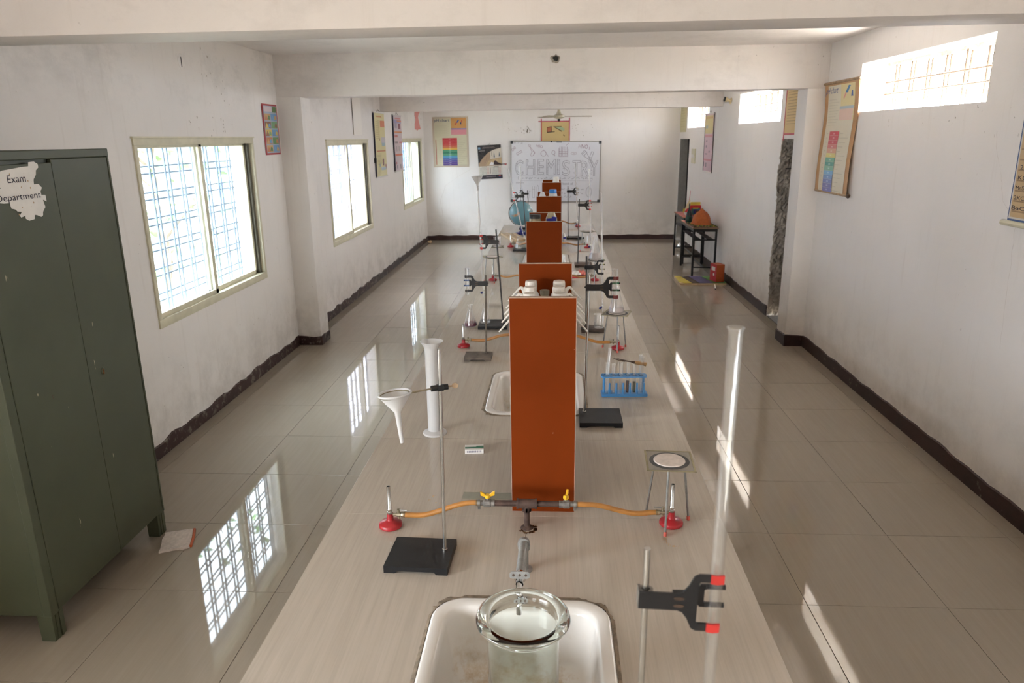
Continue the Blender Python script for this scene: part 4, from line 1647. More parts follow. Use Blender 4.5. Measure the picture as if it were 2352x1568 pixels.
# B front right, base just below the frame
sB, at = stand('stand nearest the camera at lower right, clamping the tall near burette', 0.195, 0.925, 0.186, 0.160, 'black_enamel', (0.132, 0.92), (0.1335, 0.92, 1.535), 'steel', rr=0.0048)
p = at(1.457)
clamp(sB, p.x, p.y, p.z, 1, 'red', 'black', 'fitting_grey', reach=0.094, tilt=0.03, screw=False)


def burette(label, bot, top, key=1, r=0.0068, marks=False, mat='glass_burette'):
    """Glass burette along bot -> top (tube ends), stopcock below."""
    bot, top = Vector(bot), Vector(top)
    d = top - bot
    L = d.length
    b = thing('burette', label, 'burette', bot, 0, 'glass burettes on the stands')
    b.rotation_mode = 'QUATERNION'
    b.rotation_quaternion = d.to_track_quat('Z', 'Y')
    bm = bm_new()
    add_lathe(bm, [(0.0022, 0.045), (0.0032, 0.052), (r * 0.9, 0.068), (r, 0.078), (r, L - 0.006), (r * 1.25, L), (r * 1.1, L), (r * 0.78, L - 0.006), (r * 0.78, 0.078)], 20)
    obj('tube', bm, mat, b, smooth=50)
    bm = bm_new()
    add_lathe(bm, [(0.0009, -0.005), (0.0022, 0.01), (0.0030, 0.03), (0.0030, 0.05)], 12)
    add_cyl(bm, (-0.010, 0, 0.036), (0.010, 0, 0.036), 0.0058, seg=12)
    obj('stopcock', bm, 'poly_white', b)
    bm = bm_new()
    kd = Vector((key * 0.7, -0.5, -0.25)).normalized()
    c = Vector((0, 0, 0.036))
    add_cyl(bm, c + kd * 0.008, c + kd * 0.020, 0.0040, 0.0045, seg=10)
    add_cyl(bm, c + kd * 0.020, c + kd * 0.034, 0.0072, seg=12)
    obj('key', bm, 'sleeve_navy', b)
    if marks:
        bm = bm_new()
        for k in range(60):
            z = 0.12 + k * (L - 0.2) / 60
            a1 = 1.9 if k % 5 == 0 else 1.2
            n = 5
            va = [bm.verts.new(((r + 0.0001) * math.cos(2.2 + a1 * i / n), (r + 0.0001) * math.sin(2.2 + a1 * i / n), z)) for i in range(n + 1)]
            vb = [bm.verts.new(((r + 0.0001) * math.cos(2.2 + a1 * i / n), (r + 0.0001) * math.sin(2.2 + a1 * i / n), z + 0.0006)) for i in range(n + 1)]
            for i in range(n):
                bm.faces.new((va[i], va[i + 1], vb[i + 1], vb[i]))
        o = obj('graduations', bm, 'ink_pale', b, smooth=0)
        o['kind'] = 'stuff'
    return b


burette('tall near burette at lower right with red clamp pads', (0.2325, 0.920, 1.06), (0.2345, 0.918, 1.861), 1, 0.0092, mat='glass_burette_clear')

# C nearest right: boiling tube with maroon and green pads
sC, at = stand('bright steel stand clamping the boiling tube, right of the nearest rack', 0.203, 2.985, 0.184, 0.176, 'black_enamel', (0.135, 3.016), (0.1465, 3.016, 1.540), rr=0.0058)
p = at(1.489)
clamp(sC, p.x, p.y, p.z, 1, 'maroon', 'green', reach=0.108)


def test_tube(label, loc, r, L, rot=(0, 0, 0), mat='glass_tube', group=None, liq=None, tint='glass_tube'):
    t = thing('test_tube', label, 'test tube', loc, 0, group)
    t.rotation_euler = rot
    bm = bm_new()
    add_lathe(bm, [(0, 0), (r * 0.5, r * 0.14), (r * 0.86, r * 0.5), (r, r), (r, L - 0.004), (r * 1.12, L), (r * 0.98, L), (r * 0.86, L - 0.004), (r * 0.86, r)], 18)
    obj('glass', bm, tint, t, smooth=50)
    if liq:
        bm = bm_new()
        q = r * 0.82
        add_lathe(bm, [(0, 0.002), (q * 0.5, q * 0.2 + 0.002), (q * 0.86, q * 0.55), (q, q), (q, liq[0]), (0, liq[0])], 14)
        obj('liquid', bm, liq[1], t, smooth=40)
    return t


test_tube('wide boiling tube held upright by maroon and green clamp pads', (0.2535, 3.015, 1.384), 0.0125, 0.182)
# D left: grey-brown base
sD, at = stand('grey-brown based stand on the left clamping a tube with blue pads', -0.428, 3.905, 0.152, 0.118, 'base_greybrown', (-0.386, 3.930), (-0.379, 3.930, 1.373), 'base_greybrown')
p = at(1.327)
clamp(sD, p.x, p.y, p.z, -1, 'black', 'blue', reach=0.100)
test_tube('short wide tube held by blue clamp pads on the left', (-0.4815, 3.929, 1.252), 0.0118, 0.160)
# E left: burette with funnel, flask on base
sE, at = stand('black-based leaning stand on the left clamping the burette topped by a funnel', -0.402, 4.635, 0.190, 0.196, 'black_enamel', (-0.339, 4.673), (-0.377, 4.673, 1.533), 'steel_dark')
p = at(1.454)
clamp(sE, p.x, p.y, p.z, -1, 'red', 'red', reach=0.096)
burette('burette with a small funnel in its mouth, on the left', (-0.4645, 4.672, 1.085), (-0.489, 4.672, 1.806), -1)
funnel('small milky funnel standing in the mouth of the left burette', (-0.4905, 4.672, 1.872), 0.036, 0.052, 0.040, (0, -0.03, 0))
# F right: brown base, short rod
sF, at = stand('brown-based short stand on the right with pale clamp pads', 0.248, 4.520, 0.146, 0.118, 'base_brown', (0.207, 4.548), (0.2025, 4.548, 1.377), 'steel_dark')
p = at(1.308)
clamp(sF, p.x, p.y, p.z, 1, 'black', 'olive', reach=0.095)
burette('burette rising beside the milky flask on the right', (0.3105, 4.547, 1.02), (0.287, 4.547, 1.770), 1)
# G right
sG, at = stand('brown-based stand on the right with all-red clamp pads', 0.280, 6.965, 0.166, 0.190, 'base_brown', (0.227, 6.97), (0.236, 6.97, 1.536), 'steel_dark')
p = at(1.480)
clamp(sG, p.x, p.y, p.z, 1, 'red', 'red', reach=0.097)
burette('burette in all-red clamp pads, far right', (0.3515, 6.969, 1.06), (0.322, 6.969, 1.812), 1)
# H left far, leaning burette
sH, at = stand('black-based far left stand holding the strongly leaning burette', -0.365, 7.97, 0.180, 0.150, 'black_enamel', (-0.300, 7.955), (-0.341, 7.955, 1.515), 'steel_dark')
p = at(1.490)
clamp(sH, p.x, p.y, p.z, -1, 'red', 'cream', reach=0.094)
burette('strongly leaning burette on the far left, passing in front of the globe', (-0.338, 7.953, 1.064), (-0.496, 7.953, 1.778), 1)
# I left farthest
sI, at = stand('farthest left stand, just behind the globe', -0.395, 9.92, 0.170, 0.170, 'black_enamel', (-0.340, 9.92), (-0.362, 9.92, 1.420), 'steel_dark')
p = at(1.375)
clamp(sI, p.x, p.y, p.z, -1, 'black', 'black', reach=0.094)
burette('upright burette on the farthest left stand behind the globe', (-0.452, 9.919, 0.996), (-0.456, 9.919, 1.745), -1)
# J right farthest
sJ, at = stand('farthest right stand, black-based with pale clamp pads', 0.232, 8.93, 0.170, 0.180, 'black_enamel', (0.170, 8.95), (0.163, 8.95, 1.532), 'steel_dark')
p = at(1.468)
clamp(sJ, p.x, p.y, p.z, 1, 'cream', 'cream', reach=0.106)
burette('burette on the farthest right stand in front of the whiteboard', (0.2865, 8.949, 1.05), (0.246, 8.949, 1.792), 1)


# ------------------------------------------------------------------ tripods with wire gauze
def tripod(loc, label, rz=0.0):
    t = thing('tripod', label, 'tripod', loc, rz, 'tripods on the bench')
    H = 0.212
    bm = bm_new()
    R0 = 0.052
    add_tube(bm, [(R0 * math.cos(2 * PI * k / 30), R0 * math.sin(2 * PI * k / 30), H) for k in range(31)], 0.0045, 8, caps=False)
    obj('ring', bm, 'steel_dark', t)
    for k in range(3):
        a = math.radians(-100 + 120 * k)
        bm = bm_new()
        add_cyl(bm, (R0 * math.cos(a), R0 * math.sin(a), H), (0.078 * math.cos(a), 0.078 * math.sin(a), 0.008), 0.0036, seg=10)
        lg = obj('leg', bm, 'steel_dull', t)
        bm = bm_new()
        add_cyl(bm, (0.0785 * math.cos(a), 0.0785 * math.sin(a), 0.0), (0.0775 * math.cos(a), 0.0775 * math.sin(a), 0.014), 0.0052, seg=10)
        obj('rubber_foot', bm, 'rubber_pink', lg)
    return t


# woven mesh, partly see-through between its wires
tg = NT('gauze')
tg.p.inputs['Base Color'].default_value = (0.40, 0.37, 0.32, 1)
tg.p.inputs['Metallic'].default_value = 0.5
tg.p.inputs['Roughness'].default_value = 0.5
_v = tg.node('ShaderNodeTexCoord').outputs['Object']
_c = tg.node('ShaderNodeTexChecker')
_c.inputs['Scale'].default_value = 900
tg.link(_v, _c.inputs['Vector'])
_t = tg.node('ShaderNodeBsdfTransparent')
_m = tg.node('ShaderNodeMixShader')
tg.link(tg.math('MULTIPLY', _c.outputs['Fac'], 0.9), _m.inputs[0])
tg.link(tg.p.outputs[0], _m.inputs[1])
tg.link(_t.outputs[0], _m.inputs[2])
tg.link(_m.outputs[0], tg.out.inputs['Surface'])
MATS['gauze'] = tg.m
simple('gauze_dark', (0.10, 0.095, 0.09), 0.7, 0.3, var=0.2, scale=60)


def gauze(loc, label, rz=0.0, s=0.148):
    g = thing('wire_gauze', label, 'gauze', loc, rz, 'wire gauzes with white centres')
    bm = bm_new()
    box(bm, -s / 2, s / 2, -s / 2, s / 2, 0, 0.0012)
    obj('mesh', bm, 'gauze', g, smooth=0)
    bm = bm_new()
    for q in ((-s / 2, -s / 2 + 0.006), (s / 2 - 0.006, s / 2)):
        box(bm, q[0], q[1], -s / 2, s / 2, -0.001, 0.0024)
        box(bm, -s / 2, s / 2, q[0] + (0.0 if q[0] < 0 else 0.003), q[1] - (0.003 if q[0] < 0 else 0), -0.001, 0.0022)
    obj('folded_edge', bm, 'wire_frame', g, smooth=0)
    bm = bm_new()
    add_lathe(bm, [(0.0, 0.0022), (0.060, 0.0022), (0.062, 0.0012), (0.062, -0.001), (0, -0.001)], 36)
    obj('scorched_ring', bm, 'gauze_dark', g)
    bm = bm_new()
    add_lathe(bm, [(0.0, 0.0052), (0.047, 0.0050), (0.049, 0.003), (0.049, 0.002)], 36)
    obj('centre_pad', bm, 'asbestos', g)
    return g


TP = [((0.362, 2.104), -0.02, 'nearest tripod, standing over a red burner at right'), ((0.358, 4.10), 0.25, 'tripod on the right carrying the milky conical flask'),
      ((-0.535, 6.17), 0.45, 'tripod on the left in mid bench, over a red burner'), ((0.338, 6.00), 0.1, 'tripod on the right carrying the second milky flask'), ((0.358, 7.88), 0.6, 'far right tripod with a bare gauze')]
GL = ['wire gauze with white centre on the nearest tripod', 'wire gauze under the milky conical flask', 'wire gauze on the left tripod in mid bench', 'wire gauze under the second milky flask', 'wire gauze on the far right tripod']
T0 = G0 = None
for k, ((x, y), rz, l) in enumerate(TP):
    if T0 is None:
        T0 = tripod((x, y, BZ), l, rz)
        G0 = gauze((x, y, BZ + 0.2185), GL[0], -0.05)
    else:
        dup(T0, (x, y, BZ), l, rz)
        dup(G0, (x + 0.004, y - 0.01, BZ + 0.2185), GL[k], [0, -0.28, 0.3, 0.1, 0.2][k])
dup(G0, (-0.650, 8.26, BZ + 0.0015), 'wire gauze lying flat on the far left edge of the bench', 0.05)


# ------------------------------------------------------------------ flasks, beaker, rods
def flask(loc, label, r, H, liq=None, lm=None):
    f = thing('conical_flask', label, 'flask', loc, 0, 'conical flasks')
    bm = bm_new()
    nr = r * 0.36
    add_lathe(bm, [(0, 0.0012), (r * 0.9, 0), (r * 0.985, 0.004), (r, 0.010), (r * 0.97, 0.018), (nr * 1.1, H * 0.72), (nr, H * 0.78), (nr, H * 0.96), (nr * 1.25, H), (nr * 1.1, H), (nr * 0.9, H * 0.96)], 30)
    obj('glass', bm, 'glass_thin', f, smooth=50)
    if liq:
        bm = bm_new()
        k = 0.97
        rt = r * 0.97 + (nr * 1.1 - r * 0.97) * (liq - 0.018) / (H * 0.72 - 0.018)
        add_lathe(bm, [(0, 0.0022), (r * 0.88, 0.0022), (r * 0.965 * k, 0.006), (r * k * 0.99, 0.012), (r * 0.95 * k, 0.018), (rt * k, liq), (0, liq)], 26)
        obj('liquid', bm, lm, f, smooth=40)
    return f


flask((-0.555, 4.632, BZ), 'conical flask with plum-coloured liquid and a glass rod on the left', 0.043, 0.145, 0.027, 'liquid_plum')
flask((-0.458, 4.640, BZ + 0.0222), 'empty conical flask standing on a black stand base on the left', 0.036, 0.125)
flask((0.358, 4.095, BZ + 0.2245), 'milky conical flask on the tripod right of the nearest rack', 0.046, 0.165, 0.030, 'liquid_milk')
flask((0.338, 5.99, BZ + 0.2245), 'second milky conical flask on a tripod farther back at right', 0.052, 0.190, 0.055, 'liquid_milk')
flask((-0.398, 7.97, BZ + 0.0222), 'small conical flask under the leaning burette at far left', 0.036, 0.130)


def rod_thing(label, p0, p1, r=0.003):
    p0, p1 = Vector(p0), Vector(p1)
    bm = bm_new()
    add_lathe(bm, [(0, -r), (r, 0), (r, (p1 - p0).length), (0, (p1 - p0).length + r)], 10, rotmat(p1 - p0))
    o = obj('glass_rod', bm, 'glass_tube', None, loc=p0)
    return tag(o, label, 'rod', 'glass stirring rods')


rod_thing('glass rod leaning in the plum-coloured flask', (-0.570, 4.640, BZ + 0.034), (-0.522, 4.632, 1.094))
rod_thing('thin glass rod leaning in the empty left flask', (-0.450, 4.648, BZ + 0.034), (-0.415, 4.70, 1.135), 0.0022)
bk = thing('beaker', 'small clear glass beaker on the brown stand base at right', 'beaker', (0.287, 4.512, BZ + 0.0222))
bm = bm_new()
add_lathe(bm, [(0, 0.001), (0.029, 0), (0.032, 0.004), (0.032, 0.082), (0.036, 0.088), (0.034, 0.088), (0.0305, 0.082), (0.0305, 0.004)], 28)
obj('glass', bm, 'glass_thin', bk, smooth=50)
bk = thing('beaker', 'clear glass beaker on the flat gauze at the far left bench edge', 'beaker', (-0.655, 8.26, BZ + 0.0070))
bm = bm_new()
add_lathe(bm, [(0, 0.001), (0.036, 0), (0.040, 0.005), (0.040, 0.098), (0.044, 0.105), (0.042, 0.105), (0.038, 0.098), (0.038, 0.004)], 28)
obj('glass', bm, 'glass_tube', bk, smooth=50)

# ------------------------------------------------------------------ blue test-tube rack
rk = thing('test_tube_rack', 'light blue plastic test-tube rack right of the nearest brown rack', 'rack', (0.334, 3.315, BZ), 0.045)
bm = bm_new()
add_prism(bm, [(-0.106, 0), (0.112, 0), (0.112, 0.014), (-0.106, 0.014)], -0.034, 0.034)
bmesh.ops.bevel(bm, geom=bm.edges[:], offset=0.002, segments=2, affect='EDGES')
obj('base', bm, 'blue_plastic', rk)
# perforated deck: two rows of holes, built as rings in strips
bm = bm_new()
hx = [-0.082 + 0.0328 * k for k in range(6)]
hr = 0.0115
cells = [(-0.0985 + 0.0328 * k, -0.0985 + 0.0328 * (k + 1)) for k in range(6)]
for (a, b), cx in zip(cells, hx):
    for y0, y1, cy in ((-0.026, 0.0, -0.013), (0.0, 0.026, 0.013)):
        N = 24
        circ, sq = [], []
        for k in range(N):
            an = 2 * PI * k / N
            c, s = math.cos(an), math.sin(an)
            circ.append((cx + hr * c, cy + hr * s))
            m = max(abs(c) / ((b - a) / 2), abs(s) / 0.013)
            sq.append((cx + c / m, cy + s / m))
        for z0, z1 in ((0.094, 0.100),):
            c0 = [bm.verts.new((*q, z0)) for q in circ]
            c1 = [bm.verts.new((*q, z1)) for q in circ]
            s0 = [bm.verts.new((*q, z0)) for q in sq]
            s1 = [bm.verts.new((*q, z1)) for q in sq]
            for k in range(N):
                j = (k + 1) % N
                bm.faces.new((s1[k], s1[j], c1[j], c1[k]))
                bm.faces.new((s0[j], s0[k], c0[k], c0[j]))
                bm.faces.new((c0[j], c0[k], c1[k], c1[j]))
bmesh.ops.remove_doubles(bm, verts=bm.verts[:], dist=0.0002)
for s in (-1, 1):
    arc = [(s * 0.0985 + s * 0.012 * math.sin(PI * k / 10), 0.026 * math.cos(PI * k / 10)) for k in range(11)]
    lo = [bm.verts.new((*q, 0.094)) for q in arc]
    hi = [bm.verts.new((*q, 0.100)) for q in arc]
    bm.faces.new(hi)
    bm.faces.new(lo)
    for k in range(10):
        bm.faces.new((lo[k], lo[k + 1], hi[k + 1], hi[k]))
for y in (-0.026, 0.026):
    v = [bm.verts.new(q) for q in ((-0.0985, y, 0.094), (0.0985, y, 0.094), (0.0985, y, 0.100), (-0.0985, y, 0.100))]
    bm.faces.new(v)
obj('deck', bm, 'blue_plastic', rk, smooth=30)
for s in (-1, 1):
    bm = bm_new()
    add_cyl(bm, (s * 0.0935, 0, 0.012), (s * 0.0935, 0, 0.095), 0.0065, seg=14)
    obj('post', bm, 'blue_plastic', rk)
for k in range(6):
    bm = bm_new()
    add_cyl(bm, (-0.082 + 0.0328 * k + 0.012, -0.026, 0.013), (-0.082 + 0.0328 * k + 0.012, -0.026, 0.068), 0.0052, 0.0046, seg=12)
    obj('peg', bm, 'blue_plastic', rk)
Mr = Matrix.Translation((0.334, 3.315, BZ)) @ Matrix.Rotation(0.045, 4, 'Z')
tt = [(0, 0, None, 'empty test tube at the left end of the blue rack', 0.150), (1, 0, (0.014, 'liquid_milk'), 'test tube with pale deposit, second in the front row of the blue rack', 0.145), (2, 0, None, 'empty test tube, third in the front row of the blue rack', 0.150),
      (3, 0, (0.060, 'liquid_brown'), 'test tube with brown liquid in the blue rack', 0.150), (4, 0, (0.055, 'liquid_green'), 'test tube with dark green liquid in the blue rack', 0.150), (5, 0, None, 'tall test tube at the right front of the blue rack', 0.180),
      (5, 1, None, 'tall test tube at the right rear of the blue rack', 0.180)]
for k, row, liq, l, L in tt:
    p = Mr @ Vector((hx[k], -0.013 + 0.026 * row, 0.0145))
    test_tube(l, p, 0.0088, L, (random.uniform(-0.02, 0.02), random.uniform(-0.02, 0.02), 0), group='test tubes in the blue rack', liq=liq)
p = Mr @ Vector((hx[0] - 0.002, 0.013, 0.0145))
test_tube('long tilted test tube leaning right at the left end of the blue rack', p, 0.0085, 0.215, (-0.03, 0.085, 0), group='test tubes in the blue rack')
h = thing('tube_holder', 'dark wire test-tube holder with wooden handle lying across the tubes', 'holder', Mr @ Vector((0.045, -0.004, 0.1645)))
h.rotation_euler = (0, 0.20, 0.10)
bm = bm_new()
add_lathe(bm, [(0, 0), (0.007, 0.002), (0.009, 0.02), (0.0078, 0.045), (0.010, 0.060), (0, 0.064)], 14, rotmat((1, 0, 0)))
obj('handle', bm, 'wood_handle', h)
bm = bm_new()
add_tube(bm, [(0.002, 0, 0), (-0.05, 0.002, 0.001), (-0.075, 0.004, 0.003), (-0.100, -0.003, 0.0)], 0.0022, 8)
add_tube(bm, [(0.002, 0, 0), (-0.05, -0.002, -0.001), (-0.075, -0.006, -0.001), (-0.098, 0.004, 0.0)], 0.0022, 8)
add_cyl(bm, (0.004, 0, 0), (-0.012, 0, 0), 0.0075, 0.004, seg=12)
add_box(bm, (-0.052, 0, 0), (0.018, 0.009, 0.008))
obj('wire_jaw', bm, 'base_brown', h)

# ------------------------------------------------------------------ small things on the bench
mb = thing('match_box', 'small white and green cardboard box lying left of the nearest rack', 'box', (-0.316, 2.642, BZ), 0.10)
bm = bm_new()
box(bm, -0.037, 0.037, -0.024, 0.024, 0.0, 0.018, bev=0.0008)
obj('sleeve', bm, 'paper_white', mb, smooth=0)
bm = bm_new()
box(bm, -0.0365, 0.037, -0.012, 0.002, 0.0181, 0.0185)
box(bm, 0.008, 0.0368, 0.002, 0.010, 0.0181, 0.0185)
obj('green_band', bm, 'match_green', mb, smooth=0)
bm = bm_new()
for k in range(9):
    box(bm, -0.029 + 0.0065 * k, -0.0245 + 0.0065 * k, -0.0243, -0.0241, 0.005, 0.013)
o = obj('side_print', bm, 'ink_grey', mb, smooth=0)
o['kind'] = 'stuff'
gs = thing('glass_plate', 'pale green glass plate lying at the left foot of the nearest rack', 'glass plate', (-0.228, 2.268, BZ), 0.0)
bm = bm_new()
box(bm, -0.088, 0.087, -0.022, 0.022, 0.0, 0.004)
obj('plate', bm, 'glass_strip', gs, smooth=0)
# red and white booklet mid bench
bo = thing('booklet', 'crumpled red and white booklet lying right of the second rack', 'booklet', (0.215, 6.50, BZ), 0.15)
bm = bm_new()
box(bm, -0.085, 0.085, -0.16, 0.16, 0.0, 0.006, bev=0.001)
obj('cover', bm, 'toy_red', bo, smooth=0)
bm = bm_new()
N = 8
grid = [[bm.verts.new((-0.075 + 0.15 * i / N, -0.10 + 0.24 * k / N, 0.0075 + 0.012 * abs(math.sin(i * 1.7 + k * 0.9)))) for i in range(N + 1)] for k in range(N + 1)]
for k in range(N):
    for i in range(N):
        f = bm.faces.new((grid[k][i], grid[k][i + 1], grid[k + 1][i + 1], grid[k + 1][i]))
        f.material_index = 1 if i > N * 0.6 else 0
obj('page', bm, ['paper_white', 'rubber_pink'], bo, smooth=0)
# pale wooden strips
wt = thing('wooden_strips', 'bundle of pale wooden strips lying far left on the bench', 'wood', (-0.51, 9.0, BZ + 0.0008), 0.33)
wt.rotation_euler = (0, 0, 0.28)
for k in range(4):
    bm = bm_new()
    box(bm, -0.085 + 0.043 * k, -0.046 + 0.043 * k, -0.36 + 0.02 * k, 0.34 - 0.03 * k, 0, 0.022 + 0.01 * (k % 2), bev=0.002)
    obj('strip', bm, 'wood_pale', wt, smooth=0)
# globe on its stand
g = thing('globe', 'light blue desk globe on a dark foot near the far end of the bench', 'globe', (-0.427, 9.40, BZ))
bm = bm_new()
bmesh.ops.create_uvsphere(bm, u_segments=40, v_segments=24, radius=0.152, matrix=Matrix.Translation((0, 0, 0.264)) @ Matrix.Rotation(0.41, 4, 'Y'))
obj('ball', bm, 'globe_print', g, smooth=80)
bm = bm_new()
Mg = Matrix.Translation((0, 0, 0.264)) @ Matrix.Rotation(0.41, 4, 'Y')
arc = [Mg @ Vector((-0.160 * math.sin(PI * k / 20), 0, 0.160 * math.cos(PI * k / 20))) for k in range(21)]
add_tube(bm, arc, 0.0045, 8)
obj('meridian_arm', bm, 'black_plastic', g)
bm = bm_new()
add_lathe(bm, [(0, 0.0), (0.088, 0.0), (0.092, 0.006), (0.080, 0.016), (0.030, 0.028), (0.016, 0.045), (0.013, 0.075), (0.018, 0.10), (0.0, 0.106)], 30)
obj('foot', bm, 'sleeve_navy', g)
# white bag with blue print beside the third rack
bg = thing('plastic_pouch', 'crumpled white plastic pouch with blue print right of the third rack', 'pouch', (0.105, 8.72, BZ), 0.2)
bm = bm_new()
bmesh.ops.create_uvsphere(bm, u_segments=16, v_segments=10, radius=0.05)
for v in bm.verts:
    v.co.x *= 0.55 * (1 + 0.15 * math.sin(v.co.z * 90))
    v.co.z = max(-0.04, v.co.z) * 1.15 + 0.046
    v.co.y *= 1.3
obj('bag', bm, 'paper_white', bg, smooth=30)
bm = bm_new()
box(bm, -0.012, 0.022, -0.068, -0.055, 0.035, 0.055)
obj('print_patch', bm, 'label_blue', bg, smooth=0)

bh = thing('boss_head', 'loose black clamp boss lying beside the farthest right stand', 'clamp boss', (0.318, 8.84, BZ), 0.3)
bm = bm_new()
box(bm, -0.018, 0.018, -0.014, 0.014, 0, 0.034, bev=0.004)
obj('body', bm, 'black_plastic', bh, smooth=0)
bm = bm_new()
add_cyl(bm, (0.016, 0, 0.017), (0.042, 0, 0.017), 0.004, seg=10)
add_cyl(bm, (0.036, 0, 0.017), (0.044, 0, 0.017), 0.011, seg=12)
obj('screw', bm, 'steel_dark', bh)


# ------------------------------------------------------------------ green steel cabinet at the left wall
CX, CY0, CY1, CZ0, CZ1 = -2.17, 2.575, 3.515, 0.125, 2.076
cb = thing('steel_cabinet', 'tall dark green steel cupboard with torn paper label at the left wall', 'cabinet', (-2.42, 3.045, 0))
ox, oy = -2.42, 3.045
bm = bm_new()
box(bm, CX - 0.47 - ox, CX - 0.022 - ox, CY0 - oy, CY1 - oy, CZ0, CZ1, bev=0.006)
box(bm, CX - 0.04 - ox, CX - ox, CY0 - 0.0015 - oy, CY0 + 0.045 - oy, CZ0 - 0.001, CZ1 - 0.002, bev=0.004)
box(bm, CX - 0.04 - ox, CX + 0.001 - ox, CY0 - 0.003 - oy, CY1 + 0.001 - oy, CZ1 - 0.036, CZ1 + 0.0015, bev=0.004)
box(bm, CX - 0.04 - ox, CX - ox, CY1 - 0.010 - oy, CY1 - oy, CZ0, CZ1, bev=0.003)
obj('body', bm, 'cabinet_green', cb, smooth=0)
for k, (a, b, xo, zt) in enumerate(((CY0 + 0.048, 3.094, -0.001, CZ1 - 0.052), (3.099, CY1 - 0.012, -0.004, CZ1 - 0.038))):
    bm = bm_new()
    box(bm, CX - 0.024 - ox, CX + xo - ox, a - oy, b - oy, CZ0 + 0.004, zt, bev=0.003)
    dr = obj('door', bm, 'cabinet_green', cb, smooth=0)
    if k == 1:
        bm = bm_new()
        add_lathe(bm, [(0.0, 0.004), (0.014, 0.003), (0.017, 0)], 16, Matrix.Translation((CX - 0.004 - ox, 3.20 - oy, 1.045)) @ rotmat((1, 0, 0)))
        box(bm, CX - 0.002 - ox, CX + 0.0025 - ox, 3.196 - oy, 3.204 - oy, 1.03, 1.055, 1)
        obj('lock', bm, ['cabinet_green', 'rust_powder'], dr)
for x in (CX - 0.07, CX - 0.46):
    for y in (CY0 + 0.002, CY1 - 0.072):
        bm = bm_new()
        prof = [(0, 0), (0.062, 0), (0.066, CZ0 + 0.02), (-0.002, CZ0 + 0.02)]
        add_prism(bm, prof, 0, 0.07, Matrix.Translation((x - ox, y - oy, 0)))
        for q in (0.018, 0.040):
            box(bm, x + 0.062 - ox, x + 0.069 - ox, y + q - oy, y + q + 0.010 - oy, 0.004, CZ0)
        obj('leg', bm, 'cabinet_green', cb, smooth=0)
# torn paper label: ragged outline glued on the door, with print
OUT = [(2.70, 1.985), (2.74, 1.992), (2.788, 2.0), (2.798, 2.003), (2.915, 2.013), (2.948, 2.014), (2.952, 2.03), (2.986, 2.032), (3.007, 2.02), (3.007, 2.007), (2.989, 1.996), (2.984, 1.978), (2.965, 1.959), (2.962, 1.94), (2.99, 1.94), (3.006, 1.924),
       (2.994, 1.909), (2.995, 1.895), (3.019, 1.893), (3.02, 1.865), (2.999, 1.874), (3.006, 1.843), (2.986, 1.824), (2.982, 1.81), (2.97, 1.805), (2.945, 1.815), (2.933, 1.817), (2.928, 1.8), (2.894, 1.797), (2.877, 1.807), (2.877, 1.819),
       (2.853, 1.814), (2.846, 1.822), (2.862, 1.836), (2.838, 1.84), (2.828, 1.849), (2.808, 1.854), (2.805, 1.876), (2.772, 1.877), (2.72, 1.885), (2.69, 1.90), (2.71, 1.94), (2.775, 1.935), (2.76, 1.95), (2.69, 1.965)]
sl = bpy.data.objects.new('torn_label', None)
COL.objects.link(sl)
sl.parent = cb
sl.location = (CX - ox, 0 - oy, 0)
sl.rotation_euler = (0, 0, PI / 2)
sl['label'] = 'torn white paper label printed Exam Department'
bm = bm_new()
from mathutils.geometry import tessellate_polygon
vs = [bm.verts.new((y, -0.0012, z)) for y, z in OUT]
for tri in tessellate_polygon([[Vector((y, z, 0)) for y, z in OUT]]):
    bm.faces.new([vs[i] for i in tri])
obj('paper', bm, 'paper_white', sl, smooth=0)
lettering('lettering', 'Exam', 'ink_dark', sl, 2.815, 1.953, 0.103, 0.030, -0.0022)
lettering('lettering', 'Department', 'ink_dark', sl, 2.737, 1.876, 0.252, 0.034, -0.0022)
bm = bm_new()
for _ in range(16):
    y, z = random.uniform(2.83, 2.98), random.uniform(1.82, 1.99)
    r = random.uniform(0.001, 0.004)
    bm.faces.new([bm.verts.new((y + r * math.cos(k * PI / 3) * random.uniform(0.6, 1.2), -0.0018, z + r * math.sin(k * PI / 3) * random.uniform(0.6, 1.4))) for k in range(6)])
o = obj('rust_stain', bm, 'stain_orange', sl, smooth=0, fix=False)
o['kind'] = 'stuff'
# tattered book wedged under the far leg
wb = thing('worn_book', 'tattered book lying on the floor under the cupboard leg', 'book', (-2.055, 3.40, 0), 0.35)
bm = bm_new()
N = 7
top = [[bm.verts.new((-0.075 + 0.15 * i / N + random.uniform(-0.004, 0.004), -0.10 + 0.20 * k / N + random.uniform(-0.004, 0.004), 0.009 + random.uniform(0, 0.004))) for i in range(N + 1)] for k in range(N + 1)]
bot = [[bm.verts.new((v.co.x, v.co.y, 0.0005)) for v in r] for r in top]
for k in range(N):
    for i in range(N):
        bm.faces.new((top[k][i], top[k][i + 1], top[k + 1][i + 1], top[k + 1][i]))
for k in range(N):
    bm.faces.new((top[k][0], top[k + 1][0], bot[k + 1][0], bot[k][0]))
    bm.faces.new((top[k][N], top[k + 1][N], bot[k + 1][N], bot[k][N]))
    bm.faces.new((top[0][k], top[0][k + 1], bot[0][k + 1], bot[0][k]))
    bm.faces.new((top[N][k], top[N][k + 1], bot[N][k + 1], bot[N][k]))
obj('pages', bm, 'asbestos', wb, smooth=0)
bm = bm_new()
add_tube(bm, [(0.078, -0.09, 0.008), (0.083, 0.0, 0.013), (0.078, 0.09, 0.010)], 0.008, 8)
obj('spine', bm, 'toy_orange', wb)


